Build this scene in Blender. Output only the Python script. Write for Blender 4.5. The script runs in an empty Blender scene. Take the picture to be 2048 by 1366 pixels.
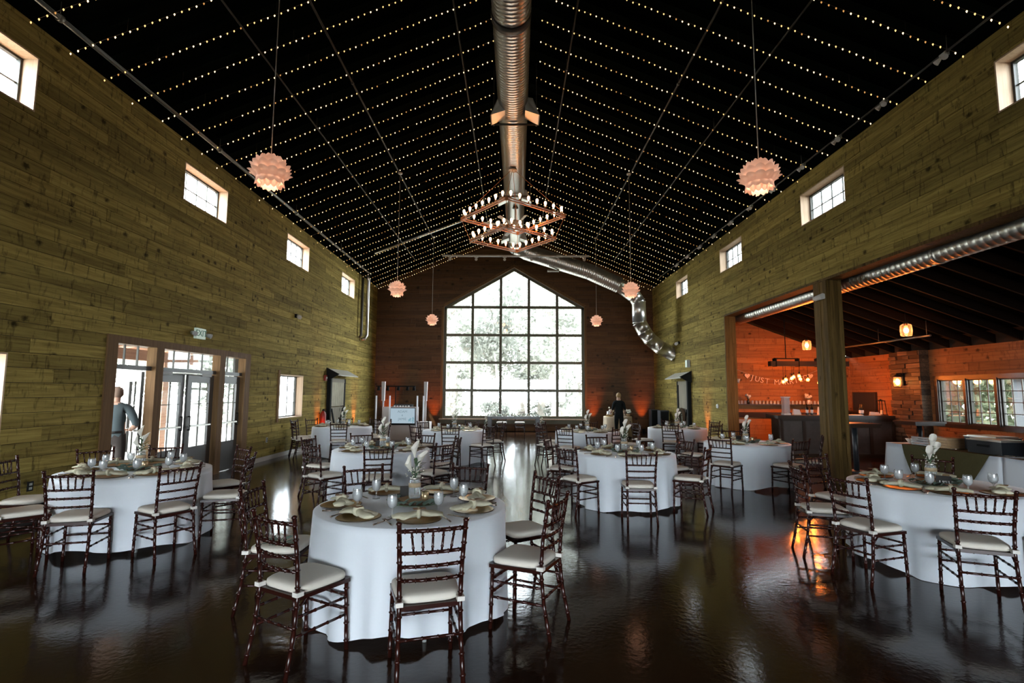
import bpy, math, random
from math import sin, cos, pi, radians, sqrt, atan2, hypot
from mathutils import Vector, Matrix

SC = bpy.context.scene
COL = SC.collection
RND = random.Random(7)

# ------------------------------------------------------------------ camera
FPX, CAMH = 1040.0, 1.685
cam = bpy.data.cameras.new('camera')
cam.sensor_width = 36.0
cam.lens = 36.0 * FPX / 2048.0
cam.clip_end = 300
cam_o = bpy.data.objects.new('camera', cam)
COL.objects.link(cam_o)
_pitch, _yaw, _roll = math.atan(102 / FPX), math.atan(4 / FPX), radians(0.3)
cam_o.matrix_world = (Matrix.Translation((0, 0, CAMH)) @ Matrix.Rotation(_yaw, 4, 'Z')
                      @ Matrix.Rotation(pi / 2 + _pitch, 4, 'X') @ Matrix.Rotation(_roll, 4, 'Z'))
SC.camera = cam_o

# ------------------------------------------------------------------ sky, sun, daylight portals, exposure
SKY = 28.0
w = bpy.data.worlds.new('sky')
SC.world = w
w.use_nodes = True
_bg = w.node_tree.nodes['Background']
_bg.inputs['Color'].default_value = (0.84, 0.93, 1.0, 1)
_bg.inputs['Strength'].default_value = SKY

sun = bpy.data.lights.new('sun', 'SUN')
sun.energy = 11.0
sun.angle = radians(1.0)
sun.color = (1.0, 0.93, 0.82)
sun_o = bpy.data.objects.new('sun', sun)
COL.objects.link(sun_o)
sun_o.rotation_euler = Vector((0.45, 0.62, -0.85)).to_track_quat('-Z', 'Y').to_euler()


def portal(loc, direction, sx, sy):
    d = bpy.data.lights.new('window_portal', 'AREA')
    d.shape = 'RECTANGLE'
    d.size, d.size_y = sx, sy
    d.cycles.is_portal = True
    o = bpy.data.objects.new('window_portal', d)
    COL.objects.link(o)
    o.location = loc
    o.rotation_euler = Vector(direction).to_track_quat('-Z', 'Z').to_euler()


portal((0, 23.3, 3.9), (0, -1, 0), 6.4, 6.8)
portal((0, -12.2, 1.55), (0, 1, 0), 11.4, 3.1)  # open end of the added light tunnel behind the viewer
portal((-6.4, 9.9, 1.25), (1, 0, 0), 4.2, 2.6)
for _y in (5.5, 9.93, 14.3, 18.75):
    portal((-6.45, _y, 5.55), (1, 0, 0), 1.6, 0.9)
    portal((6.5, _y + 0.1, 5.58), (-1, 0, 0), 1.6, 0.9)
for _y in (5.45, 14.27):
    portal((-6.45, _y, 1.55), (1, 0, 0), 1.6, 1.3)
portal((10.75, 11.0, 1.53), (-1, 0, 0), 4.0, 1.3)

SC.view_settings.view_transform = 'Standard'
SC.view_settings.look = 'None'
SC.view_settings.exposure = 0.0
SC.view_settings.gamma = 1.0
SC.view_settings.use_curve_mapping = False
SC.cycles.use_denoising = True
SC.cycles.max_bounces = 8
SC.cycles.diffuse_bounces = 4
SC.cycles.glossy_bounces = 4
SC.cycles.transparent_max_bounces = 16
SC.cycles.sample_clamp_indirect = 6.0
SC.cycles.caustics_reflective = False
SC.cycles.caustics_refractive = False


# ------------------------------------------------------------------ materials
def new_mat(name):
    m = bpy.data.materials.new(name)
    m.use_nodes = True
    nt = m.node_tree
    return m, nt, nt.nodes['Principled BSDF'], nt.nodes['Material Output']


def N(nt, kind, **kw):
    n = nt.nodes.new(kind)
    for k, v in kw.items():
        if k.startswith('i_'):
            n.inputs[k[2:]].default_value = v
        else:
            setattr(n, k, v)
    return n


def pm(name, col, rough=0.5, metal=0.0, emit=None, es=0.0, spec=0.5, var=0.0, scale=8.0, bump=0.0, alpha=1.0):
    m, nt, b, o = new_mat(name)
    b.inputs['Base Color'].default_value = (*col, 1)
    b.inputs['Roughness'].default_value = rough
    b.inputs['Metallic'].default_value = metal
    b.inputs['Specular IOR Level'].default_value = spec
    if emit:
        b.inputs['Emission Color'].default_value = (*emit, 1)
        b.inputs['Emission Strength'].default_value = es
    if var or bump:
        g = N(nt, 'ShaderNodeNewGeometry')
        n = N(nt, 'ShaderNodeTexNoise', i_Scale=scale, i_Detail=4.0, i_Roughness=0.6)
        nt.links.new(g.outputs['Position'], n.inputs['Vector'])
        if var:
            r = N(nt, 'ShaderNodeMapRange')
            r.inputs['To Min'].default_value = 1 - var
            r.inputs['To Max'].default_value = 1 + var
            nt.links.new(n.outputs['Fac'], r.inputs['Value'])
            mx = N(nt, 'ShaderNodeVectorMath', operation='SCALE')
            mx.inputs[0].default_value = col
            nt.links.new(r.outputs['Result'], mx.inputs['Scale'])
            nt.links.new(mx.outputs['Vector'], b.inputs['Base Color'])
        if bump:
            bp = N(nt, 'ShaderNodeBump', i_Strength=bump, i_Distance=0.01)
            nt.links.new(n.outputs['Fac'], bp.inputs['Height'])
            nt.links.new(bp.outputs['Normal'], b.inputs['Normal'])
    return m


def wood(name, c1, c2, along, rough=0.6, knots=True, tone=(0.72, 1.2), spec=0.25, knot_scale=2.6, saw=0.0):
    """board timber: grain stretched along one axis, a tone of its own per board, dark knots"""
    m, nt, b, o = new_mat(name)
    g = N(nt, 'ShaderNodeNewGeometry')
    oi = N(nt, 'ShaderNodeObjectInfo')
    sc = N(nt, 'ShaderNodeVectorMath', operation='SCALE', i_Scale=53.0)
    cmb = N(nt, 'ShaderNodeCombineXYZ')
    for k in range(3):
        nt.links.new(oi.outputs['Random'], cmb.inputs[k])
    nt.links.new(cmb.outputs[0], sc.inputs[0])
    add = N(nt, 'ShaderNodeVectorMath', operation='ADD')
    nt.links.new(g.outputs['Position'], add.inputs[0])
    nt.links.new(sc.outputs[0], add.inputs[1])
    mp = N(nt, 'ShaderNodeVectorMath', operation='MULTIPLY')
    s = [22.0, 22.0, 22.0]
    s[along] = 1.1
    mp.inputs[1].default_value = s
    nt.links.new(add.outputs[0], mp.inputs[0])
    n = N(nt, 'ShaderNodeTexNoise', i_Scale=1.0, i_Detail=5.0, i_Roughness=0.65, i_Distortion=0.6)
    nt.links.new(mp.outputs[0], n.inputs['Vector'])
    rp = N(nt, 'ShaderNodeValToRGB')
    rp.color_ramp.elements[0].position = 0.32
    rp.color_ramp.elements[0].color = (*c1, 1)
    rp.color_ramp.elements[1].position = 0.72
    rp.color_ramp.elements[1].color = (*c2, 1)
    nt.links.new(n.outputs['Fac'], rp.inputs['Fac'])
    rr = N(nt, 'ShaderNodeMapRange')
    rr.inputs['To Min'].default_value, rr.inputs['To Max'].default_value = tone
    nt.links.new(oi.outputs['Random'], rr.inputs['Value'])
    tn = N(nt, 'ShaderNodeVectorMath', operation='SCALE')
    nt.links.new(rp.outputs['Color'], tn.inputs[0])
    nt.links.new(rr.outputs['Result'], tn.inputs['Scale'])
    last = tn.outputs[0]
    if knots:
        mk = N(nt, 'ShaderNodeVectorMath', operation='MULTIPLY')
        s2 = [1.0, 1.0, 1.0]
        s2[along] = 0.75
        mk.inputs[1].default_value = s2
        nt.links.new(add.outputs[0], mk.inputs[0])
        v = N(nt, 'ShaderNodeTexVoronoi', i_Scale=knot_scale, i_Randomness=1.0)
        nt.links.new(mk.outputs[0], v.inputs['Vector'])
        n3 = N(nt, 'ShaderNodeTexNoise', i_Scale=30.0, i_Detail=2.0)
        nt.links.new(add.outputs[0], n3.inputs['Vector'])
        ad = N(nt, 'ShaderNodeMath', operation='MULTIPLY_ADD')
        ad.inputs[1].default_value = 0.16
        nt.links.new(n3.outputs['Fac'], ad.inputs[0])
        nt.links.new(v.outputs['Distance'], ad.inputs[2])
        kr = N(nt, 'ShaderNodeMapRange')
        kr.inputs['From Min'].default_value, kr.inputs['From Max'].default_value = 0.15, 0.27
        kr.inputs['To Min'].default_value, kr.inputs['To Max'].default_value = 0.22, 1.0
        nt.links.new(ad.outputs[0], kr.inputs['Value'])
        kn = N(nt, 'ShaderNodeVectorMath', operation='SCALE')
        nt.links.new(last, kn.inputs[0])
        nt.links.new(kr.outputs['Result'], kn.inputs['Scale'])
        last = kn.outputs[0]
    if saw:                       # rough-sawn streaks across the board
        ms = N(nt, 'ShaderNodeVectorMath', operation='MULTIPLY')
        s3 = [3.2, 3.2, 3.2]
        s3[along] = 13.0
        ms.inputs[1].default_value = s3
        nt.links.new(add.outputs[0], ms.inputs[0])
        n4 = N(nt, 'ShaderNodeTexNoise', i_Scale=1.0, i_Detail=4.0, i_Roughness=0.6, i_Distortion=0.8)
        nt.links.new(ms.outputs[0], n4.inputs['Vector'])
        sr = N(nt, 'ShaderNodeMapRange')
        sr.inputs['From Min'].default_value, sr.inputs['From Max'].default_value = 0.56, 0.70
        sr.inputs['To Min'].default_value, sr.inputs['To Max'].default_value = 1.0, 1.0 - saw
        nt.links.new(n4.outputs['Fac'], sr.inputs['Value'])
        sn = N(nt, 'ShaderNodeVectorMath', operation='SCALE')
        nt.links.new(last, sn.inputs[0])
        nt.links.new(sr.outputs['Result'], sn.inputs['Scale'])
        last = sn.outputs[0]
    nt.links.new(last, b.inputs['Base Color'])
    b.inputs['Roughness'].default_value = rough
    b.inputs['Specular IOR Level'].default_value = spec
    bp = N(nt, 'ShaderNodeBump', i_Strength=0.25, i_Distance=0.006)
    nt.links.new(n.outputs['Fac'], bp.inputs['Height'])
    nt.links.new(bp.outputs['Normal'], b.inputs['Normal'])
    return m


def glass(name, tint=(0.96, 0.98, 0.98), gloss=0.08, milk=0.0, rough=0.02):
    """thin glass: lets light straight through, reflects more at grazing angles"""
    m, nt, b, o = new_mat(name)
    nt.nodes.remove(b)
    t = N(nt, 'ShaderNodeBsdfTransparent')
    t.inputs['Color'].default_value = (*tint, 1)
    gl = N(nt, 'ShaderNodeBsdfGlossy', i_Roughness=rough)
    lw = N(nt, 'ShaderNodeLayerWeight', i_Blend=0.25)
    mr = N(nt, 'ShaderNodeMapRange')
    mr.inputs['To Min'].default_value = gloss
    mr.inputs['To Max'].default_value = 0.75
    nt.links.new(lw.outputs['Fresnel'], mr.inputs['Value'])
    mx = N(nt, 'ShaderNodeMixShader')
    nt.links.new(mr.outputs['Result'], mx.inputs['Fac'])
    nt.links.new(t.outputs[0], mx.inputs[1])
    nt.links.new(gl.outputs[0], mx.inputs[2])
    last = mx
    if milk:
        df = N(nt, 'ShaderNodeBsdfDiffuse')
        df.inputs['Color'].default_value = (0.85, 0.87, 0.88, 1)
        m2 = N(nt, 'ShaderNodeMixShader', i_Fac=milk)
        nt.links.new(mx.outputs[0], m2.inputs[1])
        nt.links.new(df.outputs[0], m2.inputs[2])
        last = m2
    nt.links.new(last.outputs[0], o.inputs['Surface'])
    return m


def thin_cloth(name, col, trans=0.3, glow=None):
    m, nt, b, o = new_mat(name)
    nt.nodes.remove(b)
    d = N(nt, 'ShaderNodeBsdfDiffuse', i_Color=(*col, 1))
    t = N(nt, 'ShaderNodeBsdfTranslucent', i_Color=(*col, 1))
    mx = N(nt, 'ShaderNodeMixShader', i_Fac=trans)
    nt.links.new(d.outputs[0], mx.inputs[1])
    nt.links.new(t.outputs[0], mx.inputs[2])
    last = mx
    if glow:
        e = N(nt, 'ShaderNodeEmission', i_Strength=glow[3], i_Color=(*glow[:3], 1))
        last = N(nt, 'ShaderNodeAddShader')
        nt.links.new(mx.outputs[0], last.inputs[0])
        nt.links.new(e.outputs[0], last.inputs[1])
        m.cycles.emission_sampling = 'NONE'
    nt.links.new(last.outputs[0], o.inputs['Surface'])
    return m


def emitter(name, col, s, sample=True):
    m, nt, b, o = new_mat(name)
    nt.nodes.remove(b)
    e = N(nt, 'ShaderNodeEmission', i_Strength=s)
    e.inputs['Color'].default_value = (*col, 1)
    nt.links.new(e.outputs[0], o.inputs['Surface'])
    if not sample:
        m.cycles.emission_sampling = 'NONE'
    return m


M = {}
M['wall'] = wood('olive stained boards', (0.160, 0.117, 0.031), (0.375, 0.295, 0.088), 1, tone=(0.62, 1.18), knot_scale=3.6, saw=0.62, spec=.06, rough=.75)
M['wall_back'] = wood('boards darkened as backlit', (0.070, 0.032, 0.012), (0.135, 0.066, 0.025), 0, saw=.3)  # side-wall boards, with backlit shade and lamp redness put into the colour
M['wall_bar'] = wood('boards reddened as lamplit', (0.25, 0.10, 0.035), (0.42, 0.19, 0.07), 0, knot_scale=3.6, saw=.4)  # redness of the warm lamps put into the board colour
M['wall_bar_y'] = wood('boards reddened as lamplit along', (0.22, 0.088, 0.03), (0.36, 0.16, 0.06), 1, knot_scale=3.6, saw=.4)  # same lamplit red in the colour, grain along the side wall
M['trim'] = wood('casing timber', (0.12, 0.066, 0.028), (0.21, 0.122, 0.055), 2, knots=False, tone=(0.85, 1.1), spec=.1)
M['reveal'] = wood('reveal timber', (0.42, 0.30, 0.20), (0.58, 0.43, 0.30), 2, knots=False, tone=(0.9, 1.1))
M['post'] = wood('post timber', (0.070, 0.043, 0.014), (0.165, 0.105, 0.036), 2, tone=(0.55, 1.3), spec=.05)
M['gap'] = pm('dark backing', (0.012, 0.010, 0.007), 0.9)
M['black'] = pm('black paint', (0.008, 0.009, 0.009), 0.85, spec=0.2, var=0.3, scale=2)
M['deck'] = pm('black roof deck', (0.0035, 0.0055, 0.0045), 1.0, spec=0.0, var=0.3, scale=1.5)
M['frame'] = pm('dark window frame', (0.035, 0.034, 0.024), 0.5)
M['frame_bk'] = pm('bronze window frame', (0.10, 0.09, 0.05), 0.5)
M['door'] = pm('grey painted door', (0.07, 0.068, 0.062), 0.4)
M['pane'] = glass('window glass')
M['steel'] = pm('galvanised steel', (0.55, 0.54, 0.50), 0.32, 0.92, var=0.12, scale=3)
M['pipe'] = pm('painted pipe', (0.20, 0.205, 0.18), 0.35, 0.7)
M['dkpipe'] = pm('dim conduit', (0.07, 0.065, 0.055), 0.5, 0.4)
def linen(name, col):
    m, nt, b, o = new_mat(name)
    b.inputs['Base Color'].default_value = (*col, 1)
    b.inputs['Roughness'].default_value = 0.55
    b.inputs['Specular IOR Level'].default_value = 0.5
    b.inputs['Sheen Weight'].default_value = 0.6
    b.inputs['Sheen Roughness'].default_value = 0.35
    t = N(nt, 'ShaderNodeBsdfTranslucent', i_Color=(*col, 1))
    mx = N(nt, 'ShaderNodeMixShader', i_Fac=0.12)
    nt.links.new(b.outputs[0], mx.inputs[1])
    nt.links.new(t.outputs[0], mx.inputs[2])
    nt.links.new(mx.outputs[0], o.inputs['Surface'])
    return m


M['cloth'] = linen('white table linen', (0.78, 0.83, 0.88))
M['cushion'] = pm('ivory cushion', (0.74, 0.69, 0.60), 0.85, spec=0.15, bump=0.05, scale=90)
M['mahog'] = pm('mahogany lacquer', (0.026, 0.0062, 0.0042), 0.24, spec=0.38, var=0.35, scale=14)
M['strap'] = pm('ivory strap', (0.75, 0.72, 0.66), 0.8)
M['gold'] = pm('gold charger', (0.36, 0.21, 0.045), 0.30, 0.85, var=0.35, scale=9)
M['goldrim'] = pm('charger rim', (0.05, 0.032, 0.015), 0.3, 0.4)
M['napkin'] = pm('sage linen', (0.56, 0.53, 0.39), 0.9, spec=0.1, var=0.12, scale=30)
M['kraft'] = pm('kraft card', (0.30, 0.16, 0.075), 0.8)
M['cutlery'] = pm('rose steel cutlery', (0.45, 0.36, 0.30), 0.25, 1.0)
M['goblet'] = glass('goblet glass', (0.97, 0.98, 0.98), 0.06, milk=0.10)
M['water'] = glass('iced water', (0.93, 0.95, 0.95), 0.06, milk=0.42, rough=0.1)
M['jar'] = glass('mason jar glass', (0.88, 0.93, 0.92), 0.10, milk=0.25)
M['lace'] = pm('burlap band', (0.42, 0.32, 0.20), 0.9, var=0.25, scale=70)
M['lid'] = pm('zinc lid', (0.5, 0.48, 0.44), 0.35, 0.9)
M['slab'] = pm('sawn wood face', (0.42, 0.27, 0.14), 0.7, var=0.3, scale=24)
M['bark'] = pm('bark', (0.12, 0.075, 0.045), 0.95, var=0.4, scale=40, bump=0.6)
M['euc'] = pm('eucalyptus leaf', (0.20, 0.29, 0.235), 0.6, var=0.25, scale=20)
M['leaf'] = pm('green leaf', (0.07, 0.12, 0.06), 0.6, var=0.3, scale=20)
M['petal'] = thin_cloth('white petal', (0.86, 0.84, 0.76), 0.3)
M['votive'] = pm('mercury glass votive', (0.6, 0.45, 0.25), 0.25, 0.6)
M['sign'] = pm('blackboard', (0.02, 0.017, 0.014), 0.7)
M['chalk'] = pm('chalk lettering', (0.7, 0.7, 0.68), 0.9)
M['bulb'] = emitter('warm string bulb', (1.0, 0.62, 0.22), 1.9, False)
M['bulb2'] = emitter('warm string bulb bright', (1.0, 0.72, 0.38), 3.2, False)
M['bulb3'] = emitter('warm string bulb dim', (1.0, 0.48, 0.14), 0.8, False)
M['wire'] = pm('string wire', (0.05, 0.028, 0.014), 0.6)
M['chbulb'] = emitter('filament bulb', (1.0, 0.52, 0.20), 8.0)
_nt = M['chbulb'].node_tree
_em = [n for n in _nt.nodes if n.type == 'EMISSION'][0]
_lw = N(_nt, 'ShaderNodeLayerWeight', i_Blend=0.5)
_cr = N(_nt, 'ShaderNodeValToRGB')                 # hot core and orange halo painted into the emission by view angle
_cr.color_ramp.elements[0].color = (1.0, 0.72, 0.45, 1)
_cr.color_ramp.elements[1].color = (0.24, 0.055, 0.006, 1)
_cr.color_ramp.elements[0].position, _cr.color_ramp.elements[1].position = 0.25, 0.85
_nt.links.new(_lw.outputs['Facing'], _cr.inputs['Fac'])
_nt.links.new(_cr.outputs['Color'], _em.inputs['Color'])
M['chframe'] = pm('frame tinted as bulb-lit', (0.50, 0.20, 0.07), 0.5, 0.0)  # wooden frame, with the orange of the bulb light put into its colour
M['artipetal'] = thin_cloth('lamp petal', (0.84, 0.66, 0.56), 0.22, (1.0, 0.52, 0.33, 0.22))
M['cordw'] = pm('lamp cord', (0.45, 0.42, 0.36), 0.6)
M['cabin'] = pm('white lamp metal', (0.7, 0.7, 0.68), 0.5)
M['white'] = pm('white laminate', (0.62, 0.56, 0.52), 0.5)
M['tube'] = pm('white acrylic tube', (0.75, 0.76, 0.78), 0.35, emit=(0.8, 0.88, 1.0), es=0.12)
M['red'] = pm('red enamel', (0.26, 0.018, 0.010), 0.4)
M['uplens'] = emitter('amber uplight lens', (1.0, 0.16, 0.02), 6.0)
M['beige'] = pm('beige drape', (0.52, 0.42, 0.30), 0.9, spec=0.1)
M['olive'] = pm('olive burlap', (0.085, 0.075, 0.035), 0.95, spec=0.05, var=0.25, scale=60)
M['navy'] = pm('black moulded plastic', (0.012, 0.016, 0.02), 0.45)
M['foil'] = pm('foil rim', (0.7, 0.68, 0.6), 0.3, 0.8)
M['corr'] = pm('weathered corrugated steel', (0.30, 0.28, 0.21), 0.5, 0.5, var=0.25, scale=5)
M['greyboard'] = wood('grey weathered boards', (0.16, 0.14, 0.10), (0.27, 0.24, 0.17), 2, tone=(0.8, 1.1))
M['awning'] = pm('grey painted metal roof', (0.36, 0.35, 0.29), 0.6, var=0.1, scale=6)
M['bartop'] = pm('dark bar top', (0.03, 0.02, 0.013), 0.3)
M['barpanel'] = pm('zinc sheet panel', (0.075, 0.066, 0.058), 0.5, 0.35, var=0.6, scale=3.2)
M['stone'] = wood('ledge stone', (0.05, 0.034, 0.022), (0.17, 0.115, 0.07), 1, knots=False, tone=(.35, 1.25))
M['barbulb'] = emitter('clear lamp bulb', (1.0, 0.50, 0.20), 40.0)
M['lampglass'] = glass('jar lamp glass', (1.0, 0.85, 0.6), 0.08, milk=0.12)
M['paper'] = pm('banner card', (0.80, 0.62, 0.50), 0.8)
M['bottle'] = pm('dark bottle glass', (0.012, 0.012, 0.008), 0.12)
M['ceramic'] = pm('white ceramic', (0.72, 0.70, 0.66), 0.35)
M['clear'] = glass('clear acrylic', (0.95, 0.95, 0.95), 0.12, milk=0.3)
M['skin'] = pm('skin', (0.50, 0.30, 0.21), 0.6)
M['shirt'] = pm('grey shirt', (0.075, 0.095, 0.10), 0.85, spec=0.1)
M['trouser'] = pm('brown trousers', (0.05, 0.042, 0.038), 0.85, spec=0.1)
M['hair_grey'] = pm('cropped greying hair', (0.22, 0.15, 0.11), 0.9, var=0.2, scale=60)
M['hair_fair'] = pm('fair hair', (0.30, 0.19, 0.08), 0.7, var=0.3, scale=50)
M['blackcloth'] = pm('black cloth', (0.010, 0.012, 0.012), 0.9, spec=0.1)
M['shoe'] = pm('dark shoe', (0.02, 0.018, 0.016), 0.5)
M['trunk'] = pm('tree bark', (0.34, 0.31, 0.28), 0.95, var=0.25, scale=5)
M['foliage'] = thin_cloth('foliage painted sunlit', (0.345, 0.355, 0.315), 0.45)  # leaf colour with sunlight put in; the next is its shaded copy
M['foliage2'] = thin_cloth('foliage painted shaded', (0.255, 0.265, 0.235), 0.45)
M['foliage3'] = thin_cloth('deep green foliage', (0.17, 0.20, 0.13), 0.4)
M['earth'] = pm('pale ground', (0.52, 0.49, 0.43), 0.95, var=0.12, scale=0.7)
M['patio'] = pm('pale concrete', (0.60, 0.57, 0.52), 0.9, var=0.08, scale=1.2)
M['perg'] = wood('pergola timber', (0.32, 0.17, 0.11), (0.45, 0.27, 0.18), 1, knots=False)
M['grey'] = pm('grey plastic', (0.35, 0.37, 0.36), 0.5)
M['exitface'] = pm('exit sign face', (0.55, 0.62, 0.55), 0.5, emit=(0.6, 0.8, 0.65), es=0.25)
M['exitletter'] = pm('exit lettering', (0.06, 0.22, 0.13), 0.5)
M['candle'] = pm('candle wax', (0.7, 0.6, 0.45), 0.6)


def make_floor():
    m, nt, b, o = new_mat('polished brown concrete')
    g = N(nt, 'ShaderNodeNewGeometry')
    n = N(nt, 'ShaderNodeTexNoise', i_Scale=1.6, i_Detail=6.0, i_Roughness=0.6)
    nt.links.new(g.outputs['Position'], n.inputs['Vector'])
    rp = N(nt, 'ShaderNodeValToRGB')
    rp.color_ramp.elements[0].position = 0.3
    rp.color_ramp.elements[0].color = (0.017, 0.0072, 0.0036, 1)
    rp.color_ramp.elements[1].position = 0.75
    rp.color_ramp.elements[1].color = (0.040, 0.0165, 0.0078, 1)
    nt.links.new(n.outputs['Fac'], rp.inputs['Fac'])
    nt.links.new(rp.outputs['Color'], b.inputs['Base Color'])
    n2 = N(nt, 'ShaderNodeTexNoise', i_Scale=9.0, i_Detail=5.0, i_Roughness=0.7)
    nt.links.new(g.outputs['Position'], n2.inputs['Vector'])
    mr = N(nt, 'ShaderNodeMapRange')
    mr.inputs['To Min'].default_value = 0.06
    mr.inputs['To Max'].default_value = 0.17
    nt.links.new(n2.outputs['Fac'], mr.inputs['Value'])
    nt.links.new(mr.outputs['Result'], b.inputs['Roughness'])
    b.inputs['Specular IOR Level'].default_value = 0.36
    n3 = N(nt, 'ShaderNodeTexNoise', i_Scale=24.0, i_Detail=3.0)
    nt.links.new(g.outputs['Position'], n3.inputs['Vector'])
    bp = N(nt, 'ShaderNodeBump', i_Strength=0.08, i_Distance=0.01)
    nt.links.new(n3.outputs['Fac'], bp.inputs['Height'])
    nt.links.new(bp.outputs['Normal'], b.inputs['Normal'])
    return m


M['floor'] = make_floor()


# ------------------------------------------------------------------ mesh helpers
class MB:
    def __init__(s):
        s.v, s.f, s.sm, s.mi = [], [], [], []

    def add(s, vs, fs, smooth=False, mi=0):
        k = len(s.v)
        s.v += [tuple(p) for p in vs]
        s.f += [tuple(i + k for i in f) for f in fs]
        s.sm += [smooth] * len(fs)
        s.mi += [mi] * len(fs)
        return s

    def box(s, x0, x1, y0, y1, z0, z1, mi=0):
        return s.hexa([(x0, y0, z0), (x1, y0, z0), (x1, y1, z0), (x0, y1, z0),
                       (x0, y0, z1), (x1, y0, z1), (x1, y1, z1), (x0, y1, z1)], mi)

    def hexa(s, p, mi=0):
        return s.add(p, [(0, 3, 2, 1), (4, 5, 6, 7), (0, 1, 5, 4), (1, 2, 6, 5), (2, 3, 7, 6), (3, 0, 4, 7)], False, mi)

    def tube(s, pts, rs, n=8, cap=True, mi=0, flat=None, up=None):
        pts = [Vector(p) for p in pts]
        if not hasattr(rs, '__len__'):
            rs = [rs] * len(pts)
        vs, fs = [], []
        ref = None
        for i, p in enumerate(pts):
            if i == 0:
                t = pts[1] - p
            elif i == len(pts) - 1:
                t = p - pts[i - 1]
            else:
                t = (pts[i + 1] - p).normalized() + (p - pts[i - 1]).normalized()
            t.normalize()
            if ref is None:
                ref = Vector(up) if up else (Vector((0, 0, 1)) if abs(t.z) < 0.9 else Vector((0, 1, 0)))
            a = ref - t * ref.dot(t)
            if a.length < 1e-6:
                a = t.orthogonal()
            a.normalize()
            ref = a
            b = t.cross(a)
            fl = flat[i] if flat else 1.0
            for k in range(n):
                th = 2 * pi * k / n
                vs.append(p + a * (cos(th) * rs[i] * fl) + b * (sin(th) * rs[i]))
        for i in range(len(pts) - 1):
            for k in range(n):
                k2 = (k + 1) % n
                fs.append((i * n + k, i * n + k2, (i + 1) * n + k2, (i + 1) * n + k))
        s.add(vs, fs, True, mi)
        if cap:
            b0 = len(s.v) - len(vs)
            s.f += [tuple(b0 + k for k in range(n))[::-1], tuple(len(s.v) - n + k for k in range(n))]
            s.sm += [False, False]
            s.mi += [mi, mi]
        return s

    def lathe(s, prof, n=16, c=(0, 0, 0), mi=0, smooth=True):
        vs, fs = [], []
        for r, z in prof:
            for k in range(n):
                th = 2 * pi * k / n
                vs.append((c[0] + r * cos(th), c[1] + r * sin(th), c[2] + z))
        for i in range(len(prof) - 1):
            for k in range(n):
                k2 = (k + 1) % n
                fs.append((i * n + k, i * n + k2, (i + 1) * n + k2, (i + 1) * n + k))
        return s.add(vs, fs, smooth, mi)

    def ball(s, c, r, n=8, m=6, mi=0):
        rx, ry, rz = (r, r, r) if not hasattr(r, '__len__') else r
        vs = [(c[0], c[1], c[2] - rz)]
        for i in range(1, m):
            ph = -pi / 2 + pi * i / m
            for k in range(n):
                th = 2 * pi * k / n
                vs.append((c[0] + rx * cos(ph) * cos(th), c[1] + ry * cos(ph) * sin(th), c[2] + rz * sin(ph)))
        vs.append((c[0], c[1], c[2] + rz))
        fs = []
        for k in range(n):
            fs.append((0, 1 + (k + 1) % n, 1 + k))
            fs.append((len(vs) - 1, 1 + (m - 2) * n + k, 1 + (m - 2) * n + (k + 1) % n))
        for i in range(m - 2):
            for k in range(n):
                a, b = 1 + i * n + k, 1 + i * n + (k + 1) % n
                fs.append((a, b, b + n, a + n))
        return s.add(vs, fs, True, mi)

    def disc(s, c, r, n=16, mi=0):
        vs = [(c[0] + r * cos(2 * pi * k / n), c[1] + r * sin(2 * pi * k / n), c[2]) for k in range(n)]
        return s.add(vs, [tuple(range(n))], False, mi)

    def mesh(s, name, mats):
        me = bpy.data.meshes.new(name)
        me.from_pydata(s.v, [], s.f)
        for m in (mats if isinstance(mats, (list, tuple)) else [mats]):
            me.materials.append(m)
        me.polygons.foreach_set('use_smooth', s.sm)
        if any(s.mi):
            me.polygons.foreach_set('material_index', s.mi)
        me.update()
        return me

    def build(s, name, mats, parent=None, loc=None, rotz=0.0, kind=None, label=None):
        return put(name, s.mesh(name, mats), parent, loc, rotz, kind, label)


def put(name, me, parent=None, loc=None, rotz=0.0, kind=None, label=None):
    o = bpy.data.objects.new(name, me)
    COL.objects.link(o)
    if parent is not None:
        o.parent = parent
    if loc is not None:
        o.location = loc
    if rotz:
        o.rotation_euler = (0, 0, rotz)
    if kind:
        o['kind'] = kind
    if label:
        o['label'] = label
    return o


def tag(o, label, cat, group=None):
    o['label'], o['category'] = label, cat
    if group:
        o['group'] = group
    return o


def thing(name, label, cat, loc=(0, 0, 0), rotz=0.0, group=None):
    return tag(put(name, None, None, loc, rotz), label, cat, group)


def kids(o):
    return [c for c in o.children]


CH = {}


def dup(root, loc, rotz, label, group=None):
    """a copy of a thing with its parts and sub-parts, sharing mesh data"""
    r = root.copy()
    COL.objects.link(r)
    r.location = loc
    r.rotation_euler = (0, 0, rotz)
    r['label'] = label
    if group:
        r['group'] = group
    if root.name not in CH:
        CH[root.name] = [(c, list(c.children)) for c in root.children]
    for c, gs in CH[root.name]:
        k = c.copy()
        COL.objects.link(k)
        k.parent = r
        for g in gs:
            q = g.copy()
            COL.objects.link(q)
            q.parent = k
    return r


def struct(name, mb, mats, parent=None):
    o = mb.build(name, mats, parent)
    if parent is None:
        o['kind'] = 'structure'
    return o


# ------------------------------------------------------------------ the hall: shell
XL, XR, YB, YF = -6.1, 6.15, 22.8, -0.6
EAVE, RIDGE, SLOPE = 6.30, 8.85, 0.4167


def P_left(u, z, d):
    return (XL + d, u, z)


def P_right(u, z, d):
    return (XR - d, u, z)


def P_back(u, z, d):
    return (u, YB - d, z)


BXR, BYB = 10.4, 16.3          # bar room: outer wall, far wall


def P_barback(u, z, d):
    return (u, BYB - d, z)


def P_barright(u, z, d):
    return (BXR - d, u, z)


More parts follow.
